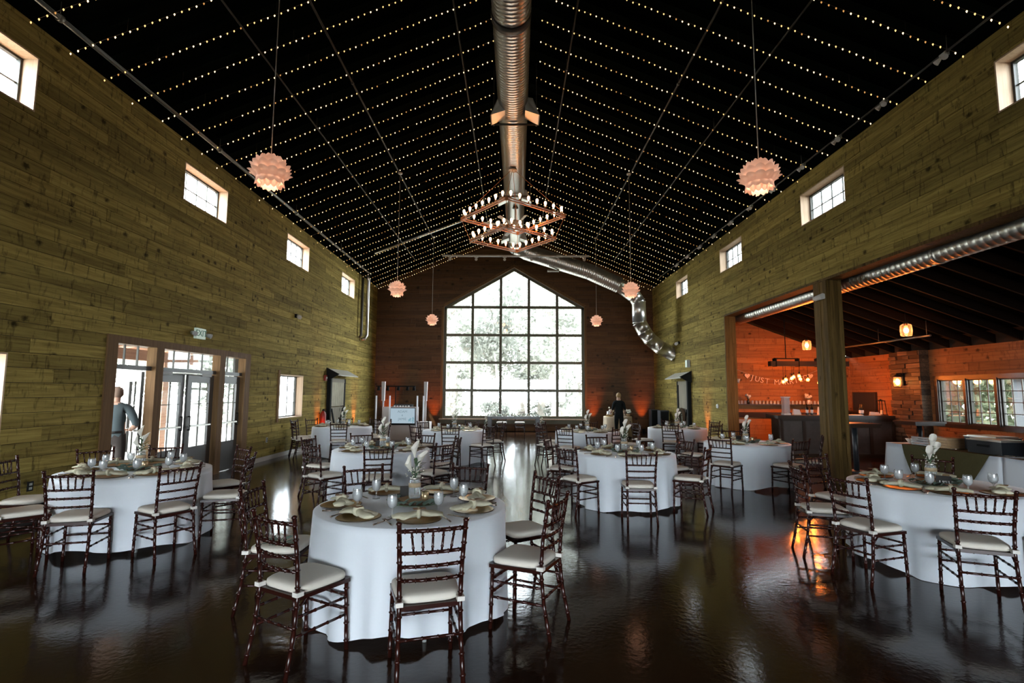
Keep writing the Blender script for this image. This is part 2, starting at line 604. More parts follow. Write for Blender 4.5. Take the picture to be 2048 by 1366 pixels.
def ubox(mb, P, u0, u1, z0, z1, d0, d1, mi=0):
    return mb.hexa([P(u0, z0, d0), P(u1, z0, d0), P(u1, z0, d1), P(u0, z0, d1),
                    P(u0, z1, d0), P(u1, z1, d0), P(u1, z1, d1), P(u0, z1, d1)], mi)


def backing(name, P, u0, u1, z0, z1, holes, thick=0.25):
    us = sorted({u0, u1} | {h[k] for h in holes for k in (0, 1) if u0 < h[k] < u1})
    zs = sorted({z0, z1} | {h[k] for h in holes for k in (2, 3) if z0 < h[k] < z1})
    mb = MB()
    for a, b in zip(us, us[1:]):
        for c, d in zip(zs, zs[1:]):
            um, zm = (a + b) / 2, (c + d) / 2
            if any(h[0] < um < h[1] and h[2] < zm < h[3] for h in holes):
                continue
            ubox(mb, P, a, b, c, d, -thick, 0.0)
    return struct(name, mb, M['gap'])


def planks(wall, P, u0, u1, z0, z1, holes, mat, rowh=0.186, lmin=2.2, lmax=4.6, seed=1, limit=None):
    """horizontal boards, one object each, notched round the openings"""
    rg = random.Random(seed)
    z = z0
    while z < z1 - 0.02:
        zt = min(z + rowh, z1)
        cuts = [c for h in holes for c in (h[2], h[3]) if z + 0.012 < c < zt - 0.012]
        bands = sorted([z, zt] + cuts)
        ends, u = [u0], u0 + rg.uniform(0.6, lmax)
        while u < u1 - 0.8:
            ends.append(u)
            u += rg.uniform(lmin, lmax)
        ends.append(u1)
        proud = [rg.uniform(0.018, 0.025) for _ in ends]
        for a, b in zip(bands, bands[1:]):
            zm = (a + b) / 2
            hs = [(h[0], h[1]) for h in holes if h[2] < zm < h[3]]
            for i, (e0, e1) in enumerate(zip(ends, ends[1:])):
                segs = [(e0, e1)]
                for h0, h1 in hs:
                    ns = []
                    for q0, q1 in segs:
                        if h1 <= q0 or h0 >= q1:
                            ns.append((q0, q1))
                            continue
                        if h0 - q0 > 0.03:
                            ns.append((q0, h0))
                        if q1 - h1 > 0.03:
                            ns.append((h1, q1))
                    segs = ns
                for q0, q1 in segs:
                    l0, l1, l2, l3 = q0 + 0.002, q1 - 0.002, q0 + 0.002, q1 - 0.002
                    if limit:
                        lim0, lim1 = limit(a), limit(b)
                        l0, l1 = max(l0, lim0[0]), min(l1, lim0[1])
                        l2, l3 = max(l2, lim1[0]), min(l3, lim1[1])
                        if l1 - l0 < 0.05:
                            continue
                        if l3 < l2:
                            l2 = l3 = (l2 + l3) / 2
                    A, B = a + (0.005 if a == z else 0.0), b - 0.001
                    d = proud[i]
                    mb = MB().hexa([P(l0, A, 0), P(l1, A, 0), P(l1, A, d), P(l0, A, d),
                                    P(l2, B, 0), P(l3, B, 0), P(l3, B, d), P(l2, B, d)])
                    mb.build('plank', mat, wall)
        z = zt


def window(name, P, u0, u1, z0, z1, nu, nz, thick=0.25, reveal='reveal', sash=0.05, mun=0.014, fr='frame', pane_split=True):
    """a recessed window: timber reveal, sash, glazing bars, every pane of glass"""
    mb = MB()
    g = -thick + 0.05
    for a, b, c, d in ((u0, u1, z0, z0 + sash), (u0, u1, z1 - sash, z1), (u0, u0 + sash, z0 + sash, z1 - sash), (u1 - sash, u1, z0 + sash, z1 - sash)):
        ubox(mb, P, a, b, c, d, g - 0.03, g + 0.03)
    o = struct(name, mb, M[fr])
    o.name = name
    if reveal:
        t = 0.02
        for nm, a, b, c, d in (('sill', u0, u1, z0, z0 + t), ('head', u0, u1, z1 - t, z1), ('jamb', u0, u0 + t, z0 + t, z1 - t), ('jamb', u1 - t, u1, z0 + t, z1 - t)):
            ubox(MB(), P, a, b, c, d, g + 0.03, 0.024).build(nm, M[reveal], o)
    a0, a1, c0, c1 = u0 + sash, u1 - sash, z0 + sash, z1 - sash
    for i in range(1, nu):
        u = a0 + (a1 - a0) * i / nu
        ubox(MB(), P, u - mun / 2, u + mun / 2, c0, c1, g - 0.012, g + 0.012).build('glazing_bar', M[fr], o)
    for i in range(1, nz):
        zz = c0 + (c1 - c0) * i / nz
        ubox(MB(), P, a0, a1, zz - mun / 2, zz + mun / 2, g - 0.011, g + 0.011).build('glazing_bar', M[fr], o)
    for i in range(nu):
        for k in range(nz):
            ua, ub = a0 + (a1 - a0) * i / nu, a0 + (a1 - a0) * (i + 1) / nu
            za, zb = c0 + (c1 - c0) * k / nz, c0 + (c1 - c0) * (k + 1) / nz
            MB().add([P(ua, za, g), P(ub, za, g), P(ub, zb, g), P(ua, zb, g)], [(0, 1, 2, 3)]).build('pane', M['pane'], o)
    return o


# floor and ground
struct('floor', MB().box(XL - 0.3, BXR + 0.3, -12.0, YB + 0.3, -0.12, 0.0), M['floor'])
struct('ground', MB().box(-70, 70, -60, 90, -0.4, -0.14), M['earth'])
struct('patio', MB().box(-12.5, XL - 0.3, 2, 20, -0.14, -0.02), M['patio'])

CLER_L = [(4.80, 6.24, 5.18, 5.90), (9.21, 10.66, 5.18, 5.90), (13.56, 15.07, 5.18, 5.92), (18.01, 19.49, 5.18, 5.91)]
LOW_L = [(4.70, 6.21, 0.97, 2.13), (13.49, 15.03, 0.97, 2.13)]
DOORS_L = [(7.84, 11.80, 0.0, 2.44)]
holes_l = CLER_L + LOW_L + DOORS_L
wl = backing('wall_left', P_left, YF, YB, 0, EAVE, holes_l)
planks(wl, P_left, 2.2, YB, 0.10, EAVE, CLER_L + LOW_L + [(7.70, 11.94, 0.0, 2.53)], M['wall'], seed=3)
struct('baseboard_left', MB().box(XL, XL + 0.05, 11.95, YB, 0, 0.10), M['patio'])

CLER_R = [(4.85, 6.30, 5.24, 5.93), (9.34, 10.84, 5.24, 5.93), (13.73, 15.23, 5.24, 5.94), (18.11, 19.42, 5.22, 5.89)]
OPEN_R = [(2.0, 15.06, 0.0, 3.97)]
wr = backing('wall_right', P_right, YF, YB, 0, EAVE, CLER_R + OPEN_R)
planks(wr, P_right, 2.2, YB, 0.02, EAVE, CLER_R + OPEN_R, M['wall'], seed=5)

# back gable wall with the big arched-top window
WX, WZ0, WZ1, WZ2 = 3.10, 0.55, 5.46, 7.24


def wlim(z):
    return WX if z <= WZ1 else max(0.0, WX * (WZ2 - z) / (WZ2 - WZ1))


mb = MB()
T = 0.3
zs = [0, WZ0, WZ1, EAVE, WZ2, RIDGE + 0.15]
for sgn in (-1, 1):
    edge = (lambda z: XL if sgn < 0 else XR)
    prof = [(WZ0, WX), (WZ1, WX), (EAVE, wlim(EAVE)), (WZ2, 0.0)]
    for (za, xa), (zb, xb) in zip(prof, prof[1:]):
        mb.hexa([(sgn * xa, YB, za), (edge(0), YB, za), (edge(0), YB + T, za), (sgn * xa, YB + T, za),
                 (sgn * xb, YB, zb), (edge(0), YB, zb), (edge(0), YB + T, zb), (sgn * xb, YB + T, zb)])
    mb.box(min(0, edge(0)), max(0, edge(0)), YB, YB + T, WZ2, RIDGE + 0.15)
mb.box(XL, XR, YB, YB + T, 0, WZ0)
wb = struct('wall_back', mb, M['gap'])


def gable(z):
    return (XL, XR) if z <= EAVE else (-max(0.0, (RIDGE + 0.1 - z) / SLOPE), max(0.0, (RIDGE + 0.1 - z) / SLOPE))


CAS = 0.10
planks(wb, P_back, XL, XR, 0.02, 0.445, [], M['wall_back'], seed=11)
planks(wb, P_back, XL, 0, 0.445, RIDGE + 0.1, [], M['wall_back'], seed=12,
       limit=lambda z: (gable(z)[0], min(-0.001, -(wlim(z - 0.06) + CAS) if z < WZ2 + 0.06 else 0.0)))
planks(wb, P_back, 0, XR, 0.445, RIDGE + 0.1, [], M['wall_back'], seed=13,
       limit=lambda z: (max(0.001, (wlim(z - 0.06) + CAS) if z < WZ2 + 0.06 else 0.0), gable(z)[1]))

# gable window
wo = None
g = YB + 0.14
MW = 0.115
mb = MB().box(-WX, WX, g - 0.05, g + 0.05, WZ0, WZ0 + MW)
for s in (-1, 1):
    mb.box(min(s * WX, s * (WX - MW)), max(s * WX, s * (WX - MW)), g - 0.05, g + 0.05, WZ0 + MW, WZ1)
    L = Vector((WX, 0, WZ1 - WZ2)).normalized()
    nrm = 0.12
    mb.hexa([(s * WX, g - 0.05, WZ1 - 0.02), (s * WX, g + 0.05, WZ1 - 0.02), (0, g + 0.05, WZ2 - 0.02), (0, g - 0.05, WZ2 - 0.02),
             (s * (WX - 0.0), g - 0.05, WZ1 - 0.14), (s * (WX - 0.0), g + 0.05, WZ1 - 0.14), (0, g + 0.05, WZ2 - 0.14), (0, g - 0.05, WZ2 - 0.14)])
wo = struct('window_1', mb, M['frame_bk'])
cx = [-WX, -1.84, -0.59, 0.655, 1.91, WX]
rz = [WZ0, 1.77, 2.99, 4.21, WZ1]
for x in cx[1:-1]:
    MB().box(x - MW / 2, x + MW / 2, g - 0.045, g + 0.045, WZ0 + MW, WZ1 + (WX - abs(x)) / WX * (WZ2 - WZ1) - 0.10).build('mullion', M['frame_bk'], wo)
for z in rz[1:]:
    for a, b in zip(cx, cx[1:]):
        MB().box(a + MW / 2, b - MW / 2, g - 0.044, g + 0.044, z - MW / 2, z + MW / 2).build('transom_bar', M['frame_bk'], wo)
for a, b in zip(cx, cx[1:]):
    for c, d in zip(rz, rz[1:]):
        MB().add([(a, g, c), (b, g, c), (b, g, d), (a, g, d)], [(0, 1, 2, 3)]).build('pane', M['pane'], wo)
    za, zb = [WZ1 + (WX - abs(q)) / WX * (WZ2 - WZ1) for q in (a, b)]
    pts = [(a, g, WZ1), (b, g, WZ1), (b, g, zb)] + ([(0, g, WZ2)] if a < 0 < b else []) + [(a, g, za)]
    MB().add(pts, [tuple(range(len(pts)))]).build('pane', M['pane'], wo)
# casing round it, with sill and apron
MB().box(-WX - 0.14, WX + 0.14, YB - 0.10, YB + 0.09, WZ0 - 0.05, WZ0).build('window_sill', M['reveal'], wo)
MB().box(-WX - 0.1, WX + 0.1, YB - 0.045, YB, WZ0 - 0.22, WZ0 - 0.05).build('apron', M['frame_bk'], wo)
for s in (-1, 1):
    MB().box(min(s * WX, s * (WX + 0.1)), max(s * WX, s * (WX + 0.1)), YB - 0.035, YB + 0.09, WZ0, WZ1).build('casing', M['trim'], wo)
    MB().hexa([(s * WX, YB - 0.035, WZ1), (s * WX, YB + 0.09, WZ1), (0, YB + 0.09, WZ2), (0, YB - 0.035, WZ2),
               (s * (WX + 0.1), YB - 0.035, WZ1 + 0.06), (s * (WX + 0.1), YB + 0.09, WZ1 + 0.06), (0, YB + 0.09, WZ2 + 0.13), (0, YB - 0.035, WZ2 + 0.13)]).build('casing', M['trim'], wo)

# front gable wall behind the viewer, open to the added light tunnel
mbf = MB()
FX, FH, FE = 5.7, 3.1, -12.0
for h0, h1, c0, c1 in ((XL, -FX, 0, EAVE), (FX, XR, 0, EAVE), (-FX, FX, FH, EAVE)):
    mbf.box(h0, h1, YF - 0.25, YF, c0, c1)
mbf.hexa([(XL, YF - 0.25, EAVE), (XR, YF - 0.25, EAVE), (XR, YF, EAVE), (XL, YF, EAVE),
          (-0.01, YF - 0.25, RIDGE + 0.1), (0.01, YF - 0.25, RIDGE + 0.1), (0.01, YF, RIDGE + 0.1), (-0.01, YF, RIDGE + 0.1)])
wf = struct('wall_front', mbf, M['wall_back'])
# added unseen tunnel, open at the end, that narrows the daylight from behind
struct('wall_light_tunnel', MB().box(-FX - 0.2, -FX, FE, YF - 0.25, 0, FH).box(FX, FX + 0.2, FE, YF - 0.25, 0, FH), M['wall_back'])
struct('ceiling', MB().box(-FX - 0.2, FX + 0.2, FE, YF - 0.25, FH, FH + 0.2), M['wall_back'])  # low tunnel roof, added to keep daylight off the upper walls

# other windows
for i, h in enumerate(CLER_L):
    window('window_%d' % (2 + i), P_left, *h, 4, 2)
for i, h in enumerate(LOW_L):
    o = window('window_%d' % (6 + i), P_left, *h, 3, 3)
    ubox(MB(), P_left, h[0] - 0.09, h[0], h[2] - 0.08, h[3] + 0.10, 0.0, 0.05).build('casing', M['trim'], o)
for i, h in enumerate(CLER_R):
    window('window_%d' % (8 + i), P_right, *h, 4, 2)

# roof: two black slopes with dark rafters
for nm, s, xe in (('ceiling_door_side', -1, XL - 0.35), ('ceiling_bar_side', 1, XR + 0.35)):
    zt = RIDGE + 0.12
    ze = zt - SLOPE * abs(xe)
    mb = MB().hexa([(0, YF - 0.3, zt), (xe, YF - 0.3, ze), (xe, YB + 0.3, ze), (0, YB + 0.3, zt),
                    (0, YF - 0.3, zt + 0.15), (xe, YF - 0.3, ze + 0.15), (xe, YB + 0.3, ze + 0.15), (0, YB + 0.3, zt + 0.15)])
    c = struct('ceiling', mb, M['deck'])
    for k in range(33):
        y = 3.62 + 0.585 * k
        xa, xb = s * 0.05, s * 6.0
        f = lambda x, q: (x, q, RIDGE + 0.12 - SLOPE * abs(x))
        h = lambda x, q: (x, q, RIDGE - 0.02 - SLOPE * abs(x))
        MB().hexa([h(xa, y - 0.02), h(xb, y - 0.02), h(xb, y + 0.02), h(xa, y + 0.02),
                   f(xa, y - 0.02), f(xb, y - 0.02), f(xb, y + 0.02), f(xa, y + 0.02)]).build('rafter', M['deck'], c)

# ---- bar-side opening: timber jamb, header board and post
jt = struct('trim_1', MB().box(XR - 0.03, XR + 0.28, 15.0, 15.06, 0, 3.97), M['post'])
struct('trim_2', MB().box(XR - 0.03, XR + 0.28, 2.0, 15.06, 3.92, 3.97), M['post'])
po = struct('trim_3', MB().box(6.20, 6.42, 10.14, 10.52, 0, 3.92), M['post'])
for x0, x1, y0, y1 in ((6.13, 6.20, 10.10, 10.22), (6.145, 6.20, 10.22, 10.33), (6.13, 6.20, 10.33, 10.42), (6.145, 6.20, 10.42, 10.56),
                       (6.20, 6.27, 10.09, 10.14), (6.27, 6.36, 10.105, 10.14), (6.36, 6.43, 10.09, 10.14)):
    MB().box(x0, x1, y0, y1, 0, 3.92).build('plank', M['post'], po)

# ---- bar room shell
bz0, bz1 = 4.32, 2.80            # underside of the lean-to roof at the hall wall and at the outer wall


def barz(x):
    return bz0 + (bz1 - bz0) * (x - XR) / (BXR - XR)


bb = struct('wall_bar_back', MB().hexa([(XR, BYB, 0), (BXR + 0.2, BYB, 0), (BXR + 0.2, BYB + 0.2, 0), (XR, BYB + 0.2, 0),
                                        (XR, BYB, bz0 + .1), (BXR + 0.2, BYB, bz1), (BXR + 0.2, BYB + 0.2, bz1), (XR, BYB + 0.2, bz0 + .1)]), M['gap'])
planks(bb, P_barback, XR + 0.25, BXR, 0.02, bz0, [], M['wall_bar'], rowh=0.2, seed=21,
       limit=lambda z: (XR + 0.25, BXR if z < bz1 else XR + (BXR - XR) * max(0, (bz0 - z)) / (bz0 - bz1)))
BW = [(10.50, 11.22, 1.0, 2.06), (11.29, 12.00, 1.0, 2.06), (12.07, 12.80, 1.0, 2.06)]
br = backing('wall_bar_side', P_barright, 1.5, BYB, 0, bz1 + 0.3, BW, 0.10)
planks(br, P_barright, 5.0, BYB - 0.02, 0.02, bz1, [(10.40, 12.90, 0.92, 2.14), (13.05, 14.12, 0, 3)], M['wall_bar_y'], rowh=0.2, seed=22)
for i, h in enumerate(BW):
    o = window('window_%d' % (12 + i), P_barright, *h, 3, 4, thick=0.10, reveal='bartop', sash=0.045, mun=0.016)
fr = MB()
for a, b, c, d in ((10.40, 12.90, 2.06, 2.14), (10.40, 12.90, 0.92, 1.0), (12.80, 12.90, 1.0, 2.06), (10.40, 10.50, 1.0, 2.06), (11.22, 11.29, 1.0, 2.06), (12.0, 12.07, 1.0, 2.06)):
    ubox(fr, P_barright, a, b, c, d, 0.0, 0.05)
struct('trim_4', fr, M['bartop'])
struct('wall_bar_front', MB().box(XR + 0.25, BXR + 0.2, 1.4, 1.6, 0, bz0 + 0.2), M['wall_bar'])
mb = MB().hexa([(XR + 0.25, 1.4, bz0 + .2), (BXR + 0.4, 1.4, bz1 + .2 - .05), (BXR + 0.4, BYB + 0.2, bz1 + .15), (XR + 0.25, BYB + 0.2, bz0 + .2),
                (XR + 0.25, 1.4, bz0 + .3), (BXR + 0.4, 1.4, bz1 + .3 - .05), (BXR + 0.4, BYB + 0.2, bz1 + .25), (XR + 0.25, BYB + 0.2, bz0 + .3)])
bc = struct('ceiling', mb, M['deck'])
M['joist'] = pm('dark stained joist', (0.010, 0.006, 0.004), 0.8, spec=.1)
for k in range(20):
    y = 4.6 + 0.6 * k
    a, b = XR + 0.27, BXR
    MB().hexa([(a, y, barz(a)), (b, y, barz(b)), (b, y + 0.045, barz(b)), (a, y + 0.045, barz(a)),
               (a, y, barz(a) + .19), (b, y, barz(b) + .19), (b, y + 0.045, barz(b) + .19), (a, y + 0.045, barz(a) + .19)]).build('joist', M['joist'], bc)

# ------------------------------------------------------------------ glazed doors in the left wall
# bays along the wall: a doorway with its leaf swung outside, a pair of doors, a single door
HEAD, TR0, TR1 = 2.41, 2.02, 2.09
BAYS = [(7.91, 8.78), (8.97, 10.70), (10.90, 11.72)]
df = MB()
for a, b in ((7.82, 7.91), (8.78, 8.97), (10.70, 10.90), (11.72, 11.82)):
    ubox(df, P_left, a, b, 0, HEAD, -0.12, 0.045)
ubox(df, P_left, 7.70, 11.94, HEAD, 2.53, 0.0, 0.045)
ubox(df, P_left, 7.82, 11.82, HEAD, 2.44, -0.25, 0.0)
for a, b in ((7.70, 7.82), (11.82, 11.94)):
    ubox(df, P_left, a, b, 0, HEAD, 0.0, 0.045)
dt = struct('trim_5', df, M['trim'])
for bi, (a, b) in enumerate(BAYS):
    nu = (3, 4, 3)[bi]
    ubox(MB(), P_left, a, b, TR0, TR1, -0.12, -0.03).build('transom_bar', M['door'], dt)
    for i in range(1, nu):
        u = a + (b - a) * i / nu
        ubox(MB(), P_left, u - 0.008, u + 0.008, TR1, HEAD, -0.09, -0.06).build('glazing_bar', M['frame'], dt)
    for i in range(nu):
        ua, ub = a + (b - a) * i / nu, a + (b - a) * (i + 1) / nu
        MB().add([P_left(ua, TR1, -.075), P_left(ub, TR1, -.075), P_left(ub, HEAD, -.075), P_left(ua, HEAD, -.075)], [(0, 1, 2, 3)]).build('pane', M['pane'], dt)


def door_leaf(name, width, loc, rotz, nu=2, flip=False):
    """one glazed leaf, hinge edge at its origin, lying along local +x"""
    st, bt, hgt = 0.13, 0.62, 2.0
    mb = MB()
    mb.box(0, st, -0.022, 0.022, 0.01, hgt).box(width - st, width, -0.022, 0.022, 0.01, hgt)
    mb.box(st, width - st, -0.022, 0.022, 0.01, bt).box(st, width - st, -0.022, 0.022, hgt - 0.16, hgt)
    o = mb.build(name, M['door'], None, loc, rotz)
    o['kind'] = 'structure'
    a0, a1, c0, c1 = st, width - st, bt, hgt - 0.16
    for i in range(1, nu):
        u = a0 + (a1 - a0) * i / nu
        MB().box(u - 0.007, u + 0.007, -0.012, 0.012, c0, c1).build('glazing_bar', M['frame'], o)
    for k in (1, 2):
        z = c0 + (c1 - c0) * k / 3
        MB().box(a0, a1, -0.011, 0.011, z - 0.007, z + 0.007).build('glazing_bar', M['frame'], o)
    for i in range(nu):
        for k in range(3):
            ua, ub = a0 + (a1 - a0) * i / nu, a0 + (a1 - a0) * (i + 1) / nu
            za, zb = c0 + (c1 - c0) * k / 3, c0 + (c1 - c0) * (k + 1) / 3
            MB().add([(ua, 0, za), (ub, 0, za), (ub, 0, zb), (ua, 0, zb)], [(0, 1, 2, 3)]).build('pane', M['pane'], o)
    s = -1 if flip else 1
    MB().tube([(width - 0.07, s * 0.022, 0.95), (width - 0.07, s * 0.06, 0.95), (width - 0.07, s * 0.06, 1.2), (width - 0.07, s * 0.022, 1.2)], 0.012, 6).build('door_handle', M['black'], o)
    MB().box(0.08, width - 0.10, s * 0.022, s * 0.06, 1.0, 1.03).build('push_bar', M['steel'], o)
    return o


xd = XL - 0.08
door_leaf('door_1', 0.84, (XL - 0.15, 8.76, 0), radians(139))                # swung out, square to the wall
door_leaf('door_2', 0.84, (xd, 8.99, 0), radians(90 + 4), flip=True)
door_leaf('door_3', 0.84, (xd, 10.68, 0), radians(-90))
door_leaf('door_4', 0.78, (xd, 10.92, 0), radians(90), flip=True)
c = thing('door_closer', 'grey closer arm across the head of the double glass doors', 'door closer', (XL - 0.06, 9.8, 1.985))
MB().box(-0.025, 0.02, -0.78, -0.45, -0.02, 0.035).build('body', M['grey'], c)
MB().box(-0.025, 0.02, 0.45, 0.78, -0.02, 0.035).build('body', M['grey'], c)
MB().tube([(0, -0.5, 0.0), (0.04, -0.1, 0.01), (0, 0.45, 0.0)], 0.012, 6).build('arm', M['grey'], c)

# exit sign over the doors
es = thing('exit_sign', 'lit green exit sign with two emergency lamp heads above the doors', 'sign', (XL + 0.02, 9.93, 2.78))
MB().box(0, 0.06, -0.145, 0.145, -0.10, 0.10).build('sign_box', M['exitface'], es)
for s in (-1, 1):
    MB().tube([(0.05, s * 0.16, 0.0), (0.05, s * 0.20, 0.0)], 0.015, 6).tube([(0.02, s * 0.235, 0.0), (0.11, s * 0.255, -0.03)], [0.035, 0.048], 10).build('lamp_head', M['grey'], es)


def text_mesh(txt, size, depth, mat, mat_loc, rot, parent, name, align='CENTER'):
    cu = bpy.data.curves.new(name, 'FONT')
    cu.body = txt
    cu.size = size
    cu.extrude = depth
    cu.align_x = align
    cu.align_y = 'CENTER'
    t = bpy.data.objects.new(name, cu)
    COL.objects.link(t)
    dg = bpy.context.evaluated_depsgraph_get()
    me = bpy.data.meshes.new_from_object(t.evaluated_get(dg))
    bpy.data.objects.remove(t)
    bpy.data.curves.remove(cu)
    me.materials.clear()
    me.materials.append(mat)
    o = put(name, me, parent, mat_loc)
    o.rotation_euler = rot
    return o


text_mesh('EXIT', 0.17, 0.003, M['exitletter'], (0.062, 0, 0), (pi / 2, 0, pi / 2), es, 'lettering')

# ------------------------------------------------------------------ outside: patio cover and trees
pg = thing('pergola', 'brown timber porch cover outside the glass doors', 'pergola', (-9.6, 10, 0))
for y in (5.2, 9.6, 14.2):
    MB().box(-0.11, 0.11, y - 10 - 0.11, y - 10 + 0.11, -0.02, 2.45).build('post', M['perg'], pg)
MB().box(-0.10, 0.10, -6.2, 5.6, 2.45, 2.72).build('beam', M['perg'], pg)
for k in range(9):
    y = -5.8 + 1.35 * k
    MB().hexa([(-0.7, y, 2.60), (3.05, y, 3.15), (3.05, y + 0.09, 3.15), (-0.7, y + 0.09, 2.60),
               (-0.7, y, 2.78), (3.05, y, 3.33), (3.05, y + 0.09, 3.33), (-0.7, y + 0.09, 2.78)]).build('rafter', M['perg'], pg)
MB().hexa([(-0.9, -6.2, 2.80), (3.1, -6.2, 3.37), (3.1, 5.6, 3.37), (-0.9, 5.6, 2.80),
           (-0.9, -6.2, 2.84), (3.1, -6.2, 3.41), (3.1, 5.6, 3.41), (-0.9, 5.6, 2.84)]).build('roof_sheet', M['perg'], pg)


def crown(seed, rx, ry, rz, n, leaf):
    rg = random.Random(seed)
    mb = MB()
    blobs = [(rg.uniform(-.7, .7) * rx, rg.uniform(-.7, .7) * ry, rg.uniform(-.75, .75) * rz, rg.uniform(.25, .5)) for _ in range(16)]
    for _ in range(n):
        bx, by, bz, br = rg.choice(blobs)
        v = Vector((rg.gauss(0, 1), rg.gauss(0, 1), rg.gauss(0, 1))).normalized() * (rg.random() ** 0.4)
        c = Vector((bx + v.x * br * rx, by + v.y * br * ry, bz + v.z * br * rz))
        a = Vector((rg.gauss(0, 1), rg.gauss(0, 1), rg.gauss(0, 1))).normalized()
        b = a.orthogonal().normalized()
        q = leaf * rg.uniform(.5, 1.2)
        mb.add([c - a * q, c + b * q * .55, c + a * q, c - b * q * .55], [(0, 1, 2, 3)])
    return mb


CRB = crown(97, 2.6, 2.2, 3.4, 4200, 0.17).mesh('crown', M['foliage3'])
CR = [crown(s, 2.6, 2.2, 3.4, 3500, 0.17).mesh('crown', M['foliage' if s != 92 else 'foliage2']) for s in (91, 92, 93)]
TK = []
for s in (1, 2, 3):
    rg = random.Random(s)
    pts = [(rg.uniform(-.15, .15) * k, rg.uniform(-.1, .1) * k, -0.2 + k * 1.5) for k in range(7)]
    mb = MB().tube(pts, [0.24, 0.20, .18, .16, .13, .10, .06], 10)
    for k in (2, 3, 4):
        p = Vector(pts[k])
        d = Vector((rg.choice((-1, 1)) * rg.uniform(.7, 1.2), rg.uniform(-.6, .6), 1.0))
        mb.tube([p, p + d * 0.9, p + d * 1.7 + Vector((0, 0, .3))], [.08, .05, .025], 6)
    TK.append(mb.mesh('trunk', M['trunk']))
treeno = 0


def tree(x, y, sc, crown_z, label, group, crn=None):
    global treeno
    t = thing('tree', label, 'tree', (x, y, -0.14), RND.uniform(0, 6.28), group)
    put('trunk', TK[treeno % 3], t).scale = (sc, sc, sc)
    cr = put('crown', crn or CR[treeno % 3], t, (0, 0, crown_z), RND.uniform(0, 6.28))
    cr['kind'] = 'stuff'
    cr.scale = (sc, sc, sc)
    treeno += 1
    return t


BT = [(-4.6, 30, 1.0, 5.0), (-1.2, 33, 1.15, 6.2), (2.4, 31, 1.0, 5.4), (5.2, 35, 1.2, 6.0), (-7.5, 36, 1.2, 6.0), (0.6, 39, 1.3, 7.5),
      (-3.4, 41, 1.4, 6.6), (4.0, 42, 1.4, 7.0), (8.5, 40, 1.3, 5.5), (-9.5, 44, 1.5, 6), (-1.0, 28.5, 0.45, 1.1), (3.6, 28, 0.5, 1.3), (-4.2, 36, 1.3, 3.0), (1.8, 36, 1.25, 3.0)]
for x, y, s, cz in BT:
    tree(x, y, s, cz, 'pale sunlit tree standing behind the great gable window', 'trees behind the gable window')
for x, y, s, cz in [(-15.5, 16, 1.2, 4), (-17, 21, 1.3, 5), (-14.5, 27, 1.3, 4.5), (-19, 12, 1.2, 5), (-20, 30, 1.5, 6), (-14, 9.5, .7, 2.2)]:
    tree(x, y, s, cz, 'pale tree seen through the glass doors beyond the porch', 'trees beyond the porch')
for x, y, s, cz in [(16.5, 12.6, 1.0, 2.4), (18, 16.6, 1.1, 2.8), (17, 20.5, 1.1, 2.8), (22.5, 13.6, 1.3, 3.4), (17, 8.6, 1.1, 3.0), (23, 21, 1.5, 4.0), (24, 17.5, 1.5, 4.2), (20, 24.5, 1.4, 3.4)]:
    tree(x, y, s, cz, 'green tree seen through the barred windows of the bar room', 'trees outside the bar windows', CRB)
M['shedwall'] = pm('grey painted shed boards', (0.05, 0.055, 0.06), 0.7)
sh = thing('shed', 'pale grey shed wall outside the last bar window', 'shed', (14.0, 13.6, -0.14))
MB().box(-0.6, 0.6, -0.5, 0.5, 0, 2.3).build('wall', M['shedwall'], sh)
MB().hexa([(-0.75, -0.65, 2.3), (0.75, -0.65, 2.3), (0.75, 0.65, 2.3), (-0.75, 0.65, 2.3), (-0.75, -0.05, 2.75), (0.75, -0.05, 2.75), (0.75, 0.05, 2.75), (-0.75, 0.05, 2.75)]).build('roof', M['grey'], sh)

# ------------------------------------------------------------------ overhead: duct, pipes, fan, lights


def spiral_duct(pts, r, pitch=0.08, n=24):
    """ribbed sheet-metal tube along a polyline"""
    mb = MB()
    P, R = [], []
    for a, b in zip(pts, pts[1:]):
        a, b = Vector(a), Vector(b)
        m = max(2, int((b - a).length / pitch))
        for k in range(m):
            for q, dr in ((0, 0.0), (0.82, 0.0), (0.91, 0.0045)):
                P.append(a.lerp(b, (k + q) / m))
                R.append(r + dr)
    P.append(Vector(pts[-1]))
    R.append(r)
    return mb.tube(P, R, n)


